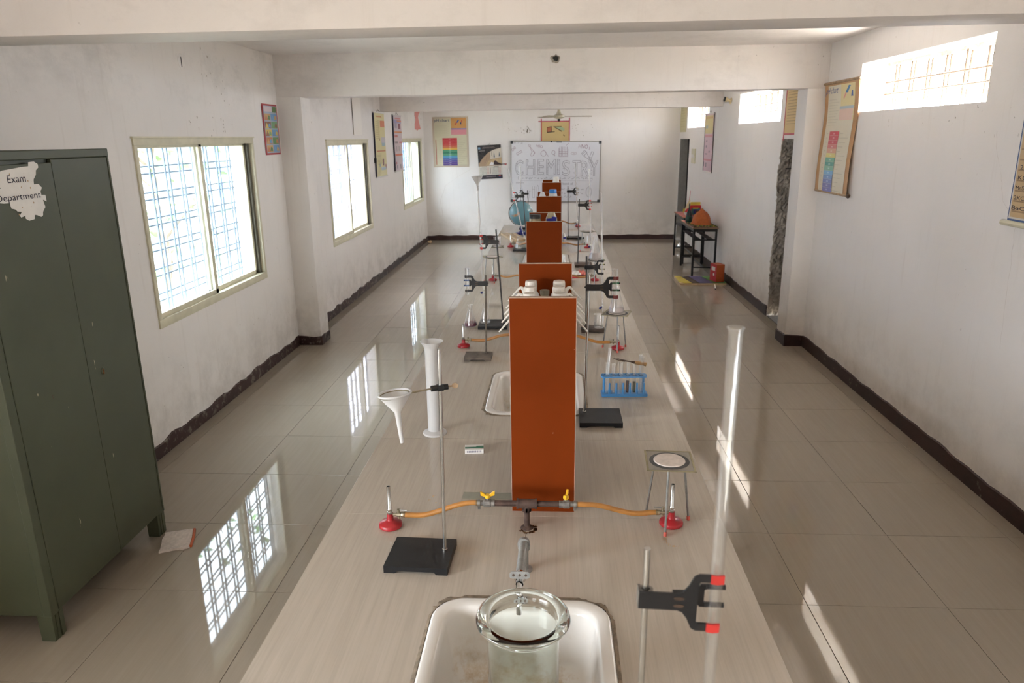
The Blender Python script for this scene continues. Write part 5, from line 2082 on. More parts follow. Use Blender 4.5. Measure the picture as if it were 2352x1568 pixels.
# ------------------------------------------------------------------ wall charts
def sheet(name, label, cat, wall, a, z0, w, h, base, tilt=0.0, off=0.006, border=None, wave=None, group=None):
    """A hung sheet; a = its left edge as the viewer reads it. Local X to the right, Z up, faces local -Y."""
    if wall == 'L':
        loc, rz = (XL + off, a, z0), PI / 2
    elif wall == 'R':
        loc, rz = (XR - off, a, z0), -PI / 2
    else:
        loc, rz = (a, YF - off, z0), 0.0
    t = thing(name, label, cat, loc, rz, group)
    if tilt:
        t.rotation_euler = (0, tilt, rz) if wall == 'F' else (tilt, 0, rz)
    bm = bm_new()
    lay = bm.loops.layers.float_color.new('ink')
    n = 24 if wave else 6
    rows_ = []
    for k in range(n + 1):
        v = h * k / n
        dx, dy = wave(v) if wave else (0.0, -0.0015 * math.sin(PI * k / n))
        e0 = e1 = 0.0
        rows_.append([(bm.verts.new((0 + dx + e0, dy, v)), bm.verts.new((w + dx + e1, dy, v))), (bm.verts.new((0 + dx + e0, dy + 0.0012, v)), bm.verts.new((w + dx + e1, dy + 0.0012, v)))])
    fs = []
    for A, B in zip(rows_[:-1], rows_[1:]):
        fs.append(bm.faces.new((A[0][0], A[0][1], B[0][1], B[0][0])))
        fs.append(bm.faces.new((A[1][1], A[1][0], B[1][0], B[1][1])))
        fs.append(bm.faces.new((A[0][0], B[0][0], B[1][0], A[1][0])))
        fs.append(bm.faces.new((A[0][1], A[1][1], B[1][1], B[0][1])))
    fs.append(bm.faces.new((rows_[0][0][0], rows_[0][1][0], rows_[0][1][1], rows_[0][0][1])))
    fs.append(bm.faces.new((rows_[-1][0][0], rows_[-1][0][1], rows_[-1][1][1], rows_[-1][1][0])))
    cl = lin(base)
    for f in fs:
        for lp in f.loops:
            lp[lay] = (*cl, 1)
    obj('sheet', bm, 'print', t, smooth=0)
    return t


def rod(parent, name, u0, u1, v, r, mat, y=-0.004):
    bm = bm_new()
    add_cyl(bm, (u0, y, v), (u1, y, v), r, seg=10)
    return obj(name, bm, mat, parent)


PH = [(190, 28, 48), (196, 36, 50), (198, 48, 52), (200, 70, 60), (205, 110, 72), (222, 176, 70), (70, 150, 110), (20, 120, 90), (80, 150, 115), (70, 150, 190), (70, 105, 170), (80, 75, 150), (82, 60, 140), (75, 48, 125)]
PHL = [(205, 62, 82), (206, 72, 88), (206, 84, 96), (214, 128, 122), (220, 168, 140), (226, 214, 130), (110, 178, 150), (80, 156, 140), (130, 186, 160), (120, 178, 214), (112, 150, 200), (112, 128, 186), (110, 112, 176), (108, 110, 180)]


def ph_rects(w, h, cols, inset, x0, x1, y0, y1, rightbox=(0.50, 0.60, 0.94, 0.975), textc=(184, 176, 150)):
    r = []
    n = len(cols)
    for k, c in enumerate(cols):
        a = y1 - (y1 - y0) * k / n
        b = y1 - (y1 - y0) * (k + 1) / n
        r.append((x0 * w, b * h + 0.0015, x1 * w, a * h, c))
        r.append(((x0 + x1) / 2 * w - 0.02, (a + b) / 2 * h - 0.006, (x0 + x1) / 2 * w + 0.02, (a + b) / 2 * h + 0.006, tuple(min(255, int(v * 0.5 + 120)) for v in c)))
        r.append(((x1 + 0.03) * w, (a + b) / 2 * h - 0.003, (x1 + 0.03 + 0.10 + 0.05 * ((k * 7) % 4)) * w, (a + b) / 2 * h + 0.003, textc))
        r.append(((x0 - 0.09) * w, (a + b) / 2 * h - 0.003, (x0 - 0.04) * w, (a + b) / 2 * h + 0.003, textc))
    return r


# pH chart on the far wall
W, H = 0.745, 1.01
c = sheet('wall_chart', 'pH chart with rainbow colour bands on the far wall', 'chart', 'F', -2.53, 1.53, W, H, (196, 180, 160))
R_ = [(0.05 * W, 0.03 * H, 0.95 * W, 0.97 * H, (206, 200, 172))]
R_ += [(0.52 * W, 0.66 * H, 0.95 * W, 0.975 * H, (206, 150, 84)), (0.52 * W, 0.645 * H, 0.95 * W, 0.755 * H, (214, 140, 150)), (0.52 * W, 0.745 * H, 0.95 * W, 0.772 * H, (140, 130, 180)),
       ([(0.62 * W, 0.845 * H), (0.65 * W, 0.835 * H), (0.70 * W, 0.885 * H), (0.67 * W, 0.89 * H)], (200, 70, 60)), ([(0.67 * W, 0.885 * H), (0.71 * W, 0.88 * H), (0.76 * W, 0.93 * H), (0.72 * W, 0.94 * H)], (40, 90, 170)),
       ([(0.80 * W, 0.89 * H), (0.83 * W, 0.89 * H), (0.845 * W, 0.93 * H), (0.82 * W, 0.935 * H)], (200, 80, 60)), ([(0.775 * W, 0.845 * H), (0.815 * W, 0.845 * H), (0.815 * W, 0.89 * H), (0.785 * W, 0.885 * H)], (50, 50, 110))]
for k in range(11):
    R_.append((0.07 * W, (0.60 + 0.022 * k) * H, (0.42 + 0.05 * (k % 2)) * W, (0.606 + 0.022 * k) * H, (194, 187, 160)))
R_.append((0.075 * W, 0.05 * H, 0.095 * W, 0.55 * H, (176, 70, 60)))
R_ += ph_rects(W, H, PH, 0, 0.27, 0.68, 0.03, 0.58)
print_mesh('print', R_, c, d=-0.0032)
lettering('lettering', 'pH chart', 'ink_blue', c, 0.055 * W, 0.885 * H, 0.43 * W, 0.072 * H, -0.012)
rod(c, 'rod', -0.01, W + 0.01, H + 0.004, 0.008, 'paper_white')

# calendar
W, H = 0.49, 0.685
c = sheet('wall_calendar', 'black and cream hanging calendar left of the whiteboard', 'calendar', 'F', -1.575, 1.272, W, H, (222, 218, 208), tilt=-0.045)
blk, tan = (24, 20, 28), (178, 150, 122)
arc_ = [(0.02 * W, 0.455 * H), (0.10 * W, 0.54 * H), (0.25 * W, 0.66 * H), (0.45 * W, 0.78 * H), (0.70 * W, 0.86 * H), (1.0 * W, 0.905 * H)]
R_ = [(0, 0.38 * H, W, H, blk), (arc_ + [(W, 0.38 * H), (0.02 * W, 0.38 * H)], tan), ([(0.52 * W, 0.80 * H), (0.70 * W, 0.855 * H), (W, 0.90 * H), (W, 0.62 * H), (0.52 * W, 0.58 * H)], (214, 205, 190)),
      ([(0.30 * W, 0.40 * H), (0.45 * W, 0.54 * H), (0.70 * W, 0.58 * H), (W, 0.61 * H), (W, 0.40 * H)], (196, 170, 130)), ([(0.45 * W, 0.40 * H), (0.55 * W, 0.50 * H), (0.68 * W, 0.47 * H), (0.72 * W, 0.40 * H)], (226, 224, 226)),
      ([(0.64 * W, 0.41 * H), (0.68 * W, 0.53 * H), (0.75 * W, 0.54 * H), (0.82 * W, 0.48 * H), (W, 0.42 * H), (W, 0.40 * H)], (52, 26, 34)), ([(0.66 * W, 0.63 * H), (0.69 * W, 0.79 * H), (0.725 * W, 0.63 * H)], (96, 104, 116)), ([(0.88 * W, 0.65 * H), (0.915 * W, 0.80 * H), (0.955 * W, 0.65 * H)], (96, 104, 116)),
      (0.03 * W, 0.885 * H, 0.12 * W, 0.945 * H, (120, 160, 190)), (0.22 * W, 0.93 * H, 0.72 * W, 0.945 * H, (120, 110, 104)), (0.20 * W, 0.905 * H, 0.76 * W, 0.92 * H, (110, 100, 96)), (0.05 * W, 0.83 * H, 0.30 * W, 0.842 * H, (170, 164, 158))]
for k in range(5):
    x = (0.28 + 0.075 * k) * W
    R_.append((x, (0.48 + 0.05 * k) * H, x + 0.012 * W, (0.60 + 0.05 * k) * H, (110, 88, 76)))
for mnth in range(2):
    for i in range(7):
        for k in range(5):
            u = (0.06 + 0.50 * mnth + 0.058 * i) * W
            R_.append((u, (0.145 + 0.042 * k) * H, u + 0.026 * W, (0.163 + 0.042 * k) * H, (200, 120, 110) if i > 4 else (150, 146, 140)))
    R_.append(((0.14 + 0.5 * mnth) * W, 0.352 * H, (0.36 + 0.5 * mnth) * W, 0.366 * H, (140, 120, 110)))
R_ += [(0.485 * W, 0.155 * H, 0.505 * W, 0.335 * H, (110, 40, 44)), (0.0, 0.0, W, 0.115 * H, (34, 28, 44)), (0.30 * W, 0.05 * H, 0.72 * W, 0.085 * H, (120, 112, 118)), (0.84 * W, 0.06 * H, 0.93 * W, 0.09 * H, (190, 70, 50)), (0.84 * W, 0.035 * H, 0.93 * W, 0.06 * H, (60, 70, 130))]
print_mesh('print', R_, c, d=-0.0032)
bm = bm_new()
add_tube(bm, [(0.235, -0.002, H - 0.002), (0.26, 0.004, H + 0.03), (0.275, -0.002, H - 0.002)], 0.003, 8)
obj('hanger', bm, 'ink_dark', c)
bm = bm_new()
box(bm, W - 0.01, W + 0.105, -0.004, 0.002, 0.405 * H, 0.425 * H)
box(bm, W + 0.06, W + 0.095, -0.0045, -0.004, 0.39 * H, 0.425 * H, 1)
obj('stand_off_strip', bm, ['ink_dark', 'toy_red'], c, smooth=0)

# small drawing above the board, taped in red
W, H = 0.575, 0.39
c = sheet('taped_drawing', 'tan drawing edged with red tape above the whiteboard', 'drawing', 'F', -0.273, 2.03, W, H, (206, 180, 122), off=0.004)
R_ = [([(0.20 * W, 0.42 * H), (0.20 * W, 0.70 * H), (0.37 * W, 0.75 * H), (0.38 * W, 0.46 * H)], (74, 50, 36)), ([(0.215 * W, 0.46 * H), (0.215 * W, 0.67 * H), (0.355 * W, 0.71 * H), (0.36 * W, 0.49 * H)], (182, 104, 66)),
      ([(0.20 * W, 0.40 * H), (0.20 * W, 0.45 * H), (0.48 * W, 0.49 * H), (0.48 * W, 0.45 * H)], (110, 98, 72)), ([(0.41 * W, 0.74 * H), (0.46 * W, 0.74 * H), (0.74 * W, 0.50 * H), (0.72 * W, 0.46 * H)], (100, 88, 66)),
      ([(0.48 * W, 0.72 * H), (0.70 * W, 0.74 * H), (0.84 * W, 0.60 * H), (0.80 * W, 0.50 * H), (0.70 * W, 0.56 * H)], (164, 186, 144)), ([(0.44 * W, 0.74 * H), (0.72 * W, 0.75 * H), (0.72 * W, 0.71 * H), (0.45 * W, 0.70 * H)], (122, 112, 70)),
      ([(0.77 * W, 0.28 * H), (0.79 * W, 0.34 * H), (0.84 * W, 0.26 * H), (0.83 * W, 0.22 * H)], (150, 118, 72))]
print_mesh('print', R_, c, d=-0.0032)
bm = bm_new()
for q in ((-0.060, -0.0035, W + 0.008, H - 0.012, H + 0.006), (-0.010, -0.0045, 0.010, -0.0, H + 0.05), (W - 0.010, -0.0045, W + 0.010, -0.0, H + 0.065)):
    box(bm, q[0], q[2], q[1], q[1] + 0.0008, q[3], q[4])
obj('tape', bm, 'tape_red', c, smooth=0)

# ------------------------------------------------------------------ whiteboard with marker drawings
W, H = 1.872, 1.236
wb = thing('whiteboard', 'large whiteboard with CHEMISTRY drawn in outlined letters on the far wall', 'whiteboard', (-0.925, YF - 0.03, 0.803), 0)
wb.rotation_euler = (0, 0.012, 0)
bm = bm_new()
box(bm, 0.008, W - 0.008, 0, 0.014, 0.008, H - 0.008)
obj('panel', bm, 'board_white', wb, smooth=0)
for q in ((0, W, 0, 0.020), (0, W, H - 0.020, H)):
    bm = bm_new()
    box(bm, q[0], q[1], -0.006, 0.018, q[2], q[3], bev=0.002)
    obj('frame_rail', bm, 'aluminium', wb, smooth=0)
for q in ((0, 0.020), (W - 0.020, W)):
    bm = bm_new()
    box(bm, q[0], q[1], -0.006, 0.018, 0.02, H - 0.02, bev=0.002)
    obj('frame_rail', bm, 'aluminium', wb, smooth=0)
for x in (0, W - 0.05):
    for z in (0, H - 0.05):
        bm = bm_new()
        box(bm, x - 0.003, x + 0.053, -0.009, 0.018, z - 0.003, z + 0.053, bev=0.006)
        for v in bm.verts:
            pass
        obj('corner_cap', bm, 'corner_dark', wb, smooth=0)
bm = bm_new()
box(bm, 0.95, 1.06, -0.010, -0.005, H - 0.030, H - 0.012)
box(bm, 0.83, 0.86, -0.010, -0.005, H - 0.026, H + 0.004)
obj('clip', bm, 'corner_dark', wb, smooth=0)
D = -0.0008


def bu(px, py):
    """Board point from fractions of its width and height (from the top)."""
    return Vector((px * W, D, (1 - py) * H))


# headline: each letter drawn as a hollow outline
lx = [0.055, 0.175, 0.305, 0.400, 0.520, 0.575, 0.690, 0.785, 0.885]
lw = [0.085, 0.095, 0.065, 0.100, 0.028, 0.085, 0.085, 0.085, 0.085]
bases = [0.555, 0.545, 0.54, 0.54, 0.54, 0.56, 0.56, 0.57, 0.56]
for ch, a, w_, b in zip('CHEMISTRY', lx, lw, bases):
    p = bu(a, b)
    lettering('marker_letter', ch, 'ink_grey', wb, p.x, p.z, w_ * W, 0.245 * H, D, outline=0.0075)
# shading strokes inside the headline
bm = bm_new()
for a, w_ in zip(lx, lw):
    for k in range(9):
        x0 = a + w_ * random.uniform(0.02, 0.25)
        y0 = 0.31 + 0.235 * random.random()
        stroke(bm, [bu(x0, y0), bu(x0 + random.uniform(0.004, 0.02), y0 + random.uniform(-0.02, 0.02))], 0.004)
o = obj('marker_hatching', bm, 'ink_grey', wb, smooth=0, fix=False)
o['kind'] = 'stuff'


def doodle(strokes, mat, w):
    bm = bm_new()
    for s in strokes:
        stroke(bm, [bu(*p) for p in s], w)
    o = obj('marker_drawing', bm, mat, wb, smooth=0, fix=False)
    if len(strokes) > 8:
        o['kind'] = 'stuff'
    return o


def oval(cx, cy, rx, ry, a0=0, a1=6.283, n=16, rot=0):
    return [(cx + rx * math.cos(a0 + (a1 - a0) * k / n) * math.cos(rot) - ry * math.sin(a0 + (a1 - a0) * k / n) * math.sin(rot) * 0.66,
             cy + rx * math.cos(a0 + (a1 - a0) * k / n) * math.sin(rot) * 1.5 + ry * math.sin(a0 + (a1 - a0) * k / n) * math.cos(rot)) for k in range(n + 1)]


doodle([oval(0.245, 0.205, 0.016, 0.045, rot=0.6), [(0.255, 0.23), (0.27, 0.19), (0.205, 0.07)], [(0.235, 0.17), (0.215, 0.09)], oval(0.208, 0.07, 0.012, 0.02)], 'ink_purple', 0.006)      # brush
doodle([oval(0.365, 0.20, 0.030, 0.045), [(0.38, 0.16), (0.40, 0.21), (0.42, 0.25)], [(0.37, 0.14), (0.36, 0.16)]], 'ink_purple', 0.006)                                                       # retort
doodle([oval(0.475, 0.185, 0.018, 0.032), [(0.485, 0.21), (0.495, 0.24)], [(0.478, 0.215), (0.489, 0.245)]], 'ink_purple', 0.006)                                                                # flask
doodle([[(0.535, 0.11), (0.535, 0.25), (0.635, 0.25), (0.635, 0.13)]] + [[(0.545 + 0.016 * k, 0.09), (0.545 + 0.016 * k, 0.24)] for k in range(6)] + [[(0.535, 0.17), (0.635, 0.17)], [(0.535, 0.20), (0.635, 0.20)], [(0.615, 0.07), (0.645, 0.03)]], 'ink_purple', 0.006)
doodle([oval(0.70, 0.20, 0.032, 0.018), [(0.69, 0.195), (0.715, 0.20)]], 'ink_purple', 0.005)
doodle([[(0.785, 0.20), (0.815, 0.15), (0.845, 0.18), (0.81, 0.245), (0.785, 0.20)], [(0.80, 0.20), (0.83, 0.17)], [(0.84, 0.19), (0.875, 0.28), (0.89, 0.26)], [(0.815, 0.245), (0.86, 0.29)], [(0.895, 0.17), (0.92, 0.18), (0.885, 0.31), (0.865, 0.30), (0.895, 0.17)]], 'ink_grey', 0.008)  # microscope
doodle([[(0.875, 0.31), (0.915, 0.42)], [(0.86, 0.31), (0.90, 0.43), (0.915, 0.42)]], 'ink_grey', 0.006)
lettering('marker_letter', 'CHO', 'ink_purple', wb, bu(0.025, 0.17).x, bu(0.025, 0.17).z, 0.10, 0.055, D, tilt=0.75)
lettering('marker_letter', 'CO2', 'ink_purple', wb, bu(0.075, 0.235).x, bu(0.075, 0.235).z, 0.13, 0.055, D, tilt=0.55)
lettering('marker_letter', 'HNO', 'ink_purple', wb, bu(0.75, 0.115).x, bu(0.75, 0.115).z, 0.19, 0.085, D, tilt=-0.08)
lettering('marker_letter', '3', 'ink_purple', wb, bu(0.863, 0.135).x, bu(0.863, 0.135).z, 0.025, 0.05, D)
lettering('marker_letter', 'HSO', 'ink_purple', wb, bu(0.285, 0.09).x, bu(0.285, 0.09).z, 0.13, 0.05, D, tilt=-0.25)


def scribble(x0, x1, y, amp, seed):
    rnd = random.Random(seed)
    pts, x = [], x0
    out = []
    while x < x1:
        wl = rnd.uniform(0.02, 0.05)
        n = int(wl / 0.004)
        out.append([(x + 0.004 * k, y + rnd.uniform(-amp, amp)) for k in range(n + 1)])
        x += wl + 0.014
    return out


doodle(scribble(0.13, 0.90, 0.605, 0.016, 1) + [[(0.09, 0.575), (0.085, 0.60), (0.09, 0.63)], [(0.905, 0.60), (0.91, 0.62), (0.905, 0.645)]], 'ink_black', 0.0045)
doodle([[(0.12, 0.565), (0.88, 0.575)], [(0.12, 0.645), (0.60, 0.640), (0.90, 0.650)]], 'ink_grey', 0.003)
lettering('marker_letter', 'chemistry', 'ink_grey', wb, bu(0.06, 0.70).x, bu(0.06, 0.70).z, 0.17, 0.045, D)
lettering('marker_letter', 'a bond of', 'ink_grey', wb, bu(0.555, 0.715).x, bu(0.555, 0.715).z, 0.27, 0.055, D)
doodle(scribble(0.56, 0.80, 0.785, 0.018, 2) + scribble(0.56, 0.80, 0.85, 0.018, 3) + scribble(0.56, 0.70, 0.91, 0.018, 4), 'ink_grey', 0.0045)
doodle([oval(0.875, 0.83, 0.030, 0.085), [(0.885, 0.79), (0.89, 0.90)], [(0.88, 0.80), (0.885, 0.905)]], 'ink_grey', 0.006)
doodle([[(0.13, 0.78), (0.155, 0.92), (0.11, 0.92), (0.13, 0.78)], [(0.18, 0.83), (0.20, 0.83)], [(0.19, 0.83), (0.19, 0.93)], [(0.205, 0.82), (0.225, 0.82)], [(0.215, 0.82), (0.215, 0.93)]], 'ink_grey', 0.005)
doodle([[(0.245, 0.74), (0.245, 0.93), (0.27, 0.93), (0.27, 0.74)], [(0.245, 0.79), (0.27, 0.79)], [(0.295, 0.92), (0.295, 0.75), (0.305, 0.72), (0.315, 0.75), (0.315, 0.92)]], 'ink_grey', 0.005)
doodle(scribble(0.03, 0.13, 0.03, 0.012, 9), 'ink_grey', 0.004)

# ------------------------------------------------------------------ left-wall charts
W, H = 0.375, 0.465
c = sheet('picture_chart', 'small red-bordered picture chart beside the large left window', 'chart', 'L', 6.895, 1.975, W, H, (176, 30, 44), off=0.006)
R_ = [(0.06 * W, 0.035 * H, 0.94 * W, 0.965 * H, (168, 178, 196))]
pal = [(206, 168, 110), (100, 150, 196), (198, 126, 82), (96, 140, 84), (216, 190, 96), (110, 160, 200), (150, 96, 70), (120, 168, 120)]
for r in range(5):
    for q in range(2):
        u0, v0 = (0.08 + 0.43 * q) * W, (0.06 + 0.155 * r) * H
        k = (r * 2 + q)
        R_.append((u0, v0, u0 + 0.40 * W, v0 + 0.13 * H, pal[k % 8]))
        R_.append(([(u0, v0), (u0 + 0.25 * W, v0), (u0 + 0.12 * W, v0 + 0.11 * H)], pal[(k * 3 + 2) % 8]))
        R_.append(([(u0 + 0.2 * W, v0 + 0.02 * H), (u0 + 0.38 * W, v0 + 0.01 * H), (u0 + 0.36 * W, v0 + 0.08 * H), (u0 + 0.26 * W, v0 + 0.1 * H)], pal[(k * 5 + 3) % 8]))
R_ += [(0.08 * W, 0.85 * H, 0.60 * W, 0.95 * H, (214, 196, 200)), ([(0.62 * W, 0.84 * H), (0.92 * W, 0.84 * H), (0.90 * W, 0.95 * H), (0.66 * W, 0.95 * H)], (90, 120, 60))]
print_mesh('print', R_, c, d=-0.0032)

c = sheet('paper_strip', 'long white paper strip on the left wall above the middle window', 'paper', 'L', 10.03, 2.168, 0.43, 0.56, (240, 235, 228), off=0.012)


def roller_chart(label, a, z0, w, h, base, rects, wall='L', rodm='paper_white'):
    c = sheet('roller_chart', label, 'chart', wall, a, z0, w, h, base, off=0.020, group='hanging roller charts')
    print_mesh('print', [(r[0] * w, r[1] * h, r[2] * w, r[3] * h, r[4]) for r in rects], c, d=-0.0035)
    rod(c, 'rod', -0.02, w + 0.02, h, 0.010, rodm, 0.0)
    rod(c, 'rod', -0.02, w + 0.02, 0, 0.010, rodm, 0.0)
    bm = bm_new()
    box(bm, -0.012, 0.012, -0.004, 0.014, 0, h)
    obj('side_strip', bm, 'ink_dark', c, smooth=0)
    bm = bm_new()
    add_tube(bm, [(w * 0.3, 0, h), (w * 0.5, 0.012, h + 0.045), (w * 0.7, 0, h)], 0.003, 6)
    obj('hanging_cord', bm, 'base_brown', c)
    return c


txt = (168, 150, 96)
rr_ = [(0.18, 0.93, 0.72, 0.95, (196, 126, 60)), (0.55, 0.78, 0.98, 0.88, (206, 112, 70)), (0.10, 0.395, 0.95, 0.415, (190, 110, 60)), (0.58, 0.52, 0.98, 0.62, (196, 190, 196)), (0.62, 0.48, 0.95, 0.53, (150, 180, 190)), (0.40, 0.57, 0.46, 0.61, (150, 96, 60)),
       (0.62, 0.17, 0.74, 0.28, (120, 60, 70)), (0.86, 0.12, 0.95, 0.19, (150, 60, 90)), (0.3, 0.16, 0.38, 0.21, (130, 160, 190)), (0.45, 0.10, 0.9, 0.15, (170, 190, 200))]
rr_ += [(0.12 + 0.2 * (k % 2), 0.60 + 0.016 * k, 0.45, 0.606 + 0.016 * k, txt) for k in range(18)] + [(0.12, 0.2 + 0.02 * k, 0.5, 0.206 + 0.02 * k, txt) for k in range(9)]
c = roller_chart('pale yellow roller chart on the left wall past the middle window', 11.15, 1.545, 0.69, 0.955, (214, 204, 150), rr_)
bm = bm_new()
box(bm, -0.045, 0.0, -0.012, 0.02, 0.22, 0.29)
obj('clip', bm, 'cap_black', c, smooth=0)
rr_ = [(0.2, 0.93, 0.85, 0.955, (206, 120, 120)), (0.05, 0.86, 0.95, 0.92, (150, 140, 190)), (0.42, 0.885, 0.98, 0.91, (206, 120, 70)), (0.15, 0.77, 0.42, 0.86, (160, 150, 176)), (0.58, 0.755, 0.84, 0.85, (140, 50, 90)), (0.05, 0.685, 0.98, 0.712, (214, 130, 64)),
       (0.08, 0.61, 0.2, 0.65, (190, 60, 60)), (0.28, 0.61, 0.42, 0.65, (190, 60, 60)), (0.08, 0.5, 0.42, 0.535, (110, 100, 110)), (0.6, 0.5, 0.95, 0.53, (190, 100, 110)), (0.05, 0.275, 0.98, 0.31, (206, 100, 66)), (0.1, 0.13, 0.2, 0.17, (180, 60, 60)), (0.2, 0.05, 0.3, 0.11, (90, 84, 100)),
       (0.6, 0.04, 0.7, 0.12, (90, 84, 100)), (0.2, 0.36, 0.3, 0.45, (160, 150, 156)), (0.5, 0.36, 0.6, 0.45, (160, 150, 156))]
roller_chart('white and purple roller chart beside the farthest left window', 12.50, 1.575, 0.66, 0.925, (206, 190, 196), rr_)

# ------------------------------------------------------------------ right-wall charts
# weathered pH chart between two sticks, edges curling in brown paper
W, H = 0.78, 0.945
wv = lambda v: (0.010 * math.sin(v * 9), -0.014 * math.sin(v * 6.5 + 0.6) - 0.012)
c = sheet('weathered_chart', 'weathered pH chart with brown curling edges hung between two sticks on the right wall', 'chart', 'R', 7.285, 1.585, W, H, (188, 140, 84), off=0.014, wave=wv)
R_ = [(0.11 * W, 0.0 * H, 0.90 * W, 0.985 * H, (222, 214, 192)), (0.50 * W, 0.66 * H, 0.90 * W, 0.985 * H, (224, 208, 150)), (0.48 * W, 0.665 * H, 0.87 * W, 0.765 * H, (228, 196, 180)), (0.48 * W, 0.765 * H, 0.88 * W, 0.79 * H, (176, 190, 196)),
      ([(0.57 * W, 0.86 * H), (0.60 * W, 0.855 * H), (0.69 * W, 0.92 * H), (0.64 * W, 0.92 * H)], (224, 150, 130)), ([(0.63 * W, 0.91 * H), (0.69 * W, 0.905 * H), (0.78 * W, 0.965 * H), (0.72 * W, 0.97 * H)], (50, 130, 190)), ([(0.79 * W, 0.87 * H), (0.85 * W, 0.87 * H), (0.84 * W, 0.92 * H), (0.805 * W, 0.92 * H)], (50, 90, 160))]
R_ += [(0.15 * W, (0.62 + 0.026 * k) * H, (0.38 + 0.04 * (k % 3)) * W, (0.626 + 0.026 * k) * H, (206, 198, 176)) for k in range(10)]
R_ += ph_rects(W, H, PHL, 0, 0.27, 0.56, -0.0, 0.565, textc=(200, 192, 170))
print_mesh('print', R_, c, d=-0.002, wave=wv)
t_ = lettering('lettering', 'pH chart', 'ink_blue', c, 0.10 * W, 0.895 * H, 0.36 * W, 0.075 * H, -0.030, slant=0.25)
rod(c, 'stick', -0.045, W + 0.03, H + 0.012, 0.012, 'stick_wood', -0.015)
rod(c, 'stick', 0.0, W + 0.03, -0.004, 0.012, 'stick_wood', -0.015)
for u in (-0.045, W + 0.03):
    bm = bm_new()
    bmesh.ops.create_icosphere(bm, subdivisions=1, radius=0.022, matrix=Matrix.Translation((u if u < 0 else u, -0.015, H + 0.012 if u < 0 else -0.004)))
    obj('knot', bm, 'base_brown', c, smooth=0)

# yellowed sheet with red edge above the near doorway
c = sheet('yellowed_sheet', 'yellowed text sheet edged in red above the near doorway', 'sheet', 'R', 8.52, 2.105, 0.62, 0.50, (206, 176, 112), off=0.005)
print_mesh('print', [(0.07, 0.10 + 0.03 * k, 0.38 + 0.08 * (k % 2), 0.108 + 0.03 * k, (160, 128, 74)) for k in range(13)], c, d=-0.003)
bm = bm_new()
box(bm, -0.012, 0.006, -0.004, 0.001, -0.07, 0.50)
box(bm, -0.012, 0.62, -0.004, 0.001, -0.012, 0.006)
obj('edge_tape', bm, 'tape_red', c, smooth=0)

rr_ = [(0.05, 0.66, 0.97, 0.97, (206, 190, 120)), (0.08, 0.915, 0.92, 0.945, (206, 164, 84)), (0.1, 0.75, 0.4, 0.80, (160, 170, 160)), (0.05, 0.60, 0.98, 0.645, (206, 124, 140)), (0.05, 0.195, 0.98, 0.225, (206, 120, 136)), (0.25, 0.52, 0.38, 0.55, (96, 80, 100)), (0.25, 0.42, 0.35, 0.46, (96, 80, 100)),
       (0.62, 0.34, 0.74, 0.37, (96, 80, 100)), (0.2, 0.30, 0.45, 0.32, (140, 110, 130)), (0.05, 0.09, 0.12, 0.17, (96, 86, 100)), (0.3, 0.08, 0.42, 0.16, (96, 86, 100))]
roller_chart('pink and yellow roller chart on the right wall under the slots', 12.84, 1.515, 0.65, 0.925, (212, 178, 190), rr_, 'R')
c = sheet('yellow_sheet', 'plain pale yellow sheet high beside the far doorway', 'sheet', 'R', 15.46, 2.17, 0.69, 0.52, (206, 198, 150), off=0.005)
print_mesh('print', [(0.10, 0.10 + 0.05 * k, 0.55, 0.11 + 0.05 * k, (188, 176, 124)) for k in range(8)], c, d=-0.003)

# brown chart at the right picture edge
W, H = 0.70, 1.0
c = sheet('brown_chart', 'brown chart with blue edge, cut off at the right picture edge', 'chart', 'R', 4.225, 1.622, W, H, (60, 90, 140), off=0.022)
R_ = [(0.012, 0.012, W - 0.012, H - 0.012, (206, 200, 190)), (0.022, 0.022, W - 0.022, H - 0.022, (196, 164, 116))]
for k in range(7):
    R_.append((0.03, 0.05 + 0.055 * k, 0.30, 0.058 + 0.055 * k, (156, 124, 84)))
print_mesh('print', R_, c, d=-0.003)
for k, s in enumerate(('BaCl2+Na', '2KClO3', 'MnSO4 Cl', 'KClO4', '2KClO')):
    lettering('lettering', s, 'ink_dark', c, 0.03 + 0.004 * k, 0.062 + 0.054 * k, 0.30 if k == 0 else 0.17, 0.022, -0.005)
rod(c, 'rod', -0.035, W + 0.035, -0.014, 0.016, 'window_cream', -0.004)

# switch panel, lamp holder
s = thing('switch_panel', 'narrow cream switch panel beside the far doorway', 'switch', (XR, 13.80, 1.61), -PI / 2)
bm = bm_new()
box(bm, -0.14, 0.14, -0.03, 0, 0, 0.26, bev=0.006)
obj('box', bm, 'window_cream', s, smooth=0)
for k in range(4):
    bm = bm_new()
    box(bm, -0.10 + 0.055 * k, -0.065 + 0.055 * k, -0.038, -0.03, 0.10, 0.16, bev=0.003)
    obj('switch_rocker', bm, 'paper_white', s, smooth=0)
s = thing('lamp_holder', 'white angled lamp holder high on the right wall by the third beam', 'lamp holder', (XR, 11.16, 2.575), -PI / 2)
bm = bm_new()
add_lathe(bm, [(0.0, 0), (0.045, 0), (0.045, 0.012), (0.022, 0.022), (0.022, 0.055), (0.032, 0.062), (0.032, 0.09), (0.0, 0.09)], 20, rotmat((0, -1, 0.25)))
obj('socket', bm, 'toy_cream', s)
bm = bm_new()
add_lathe(bm, [(0.031, 0.088), (0.034, 0.096), (0.034, 0.112), (0.0, 0.112)], 20, rotmat((0, -1, 0.25)))
obj('collar', bm, 'cap_black', s)

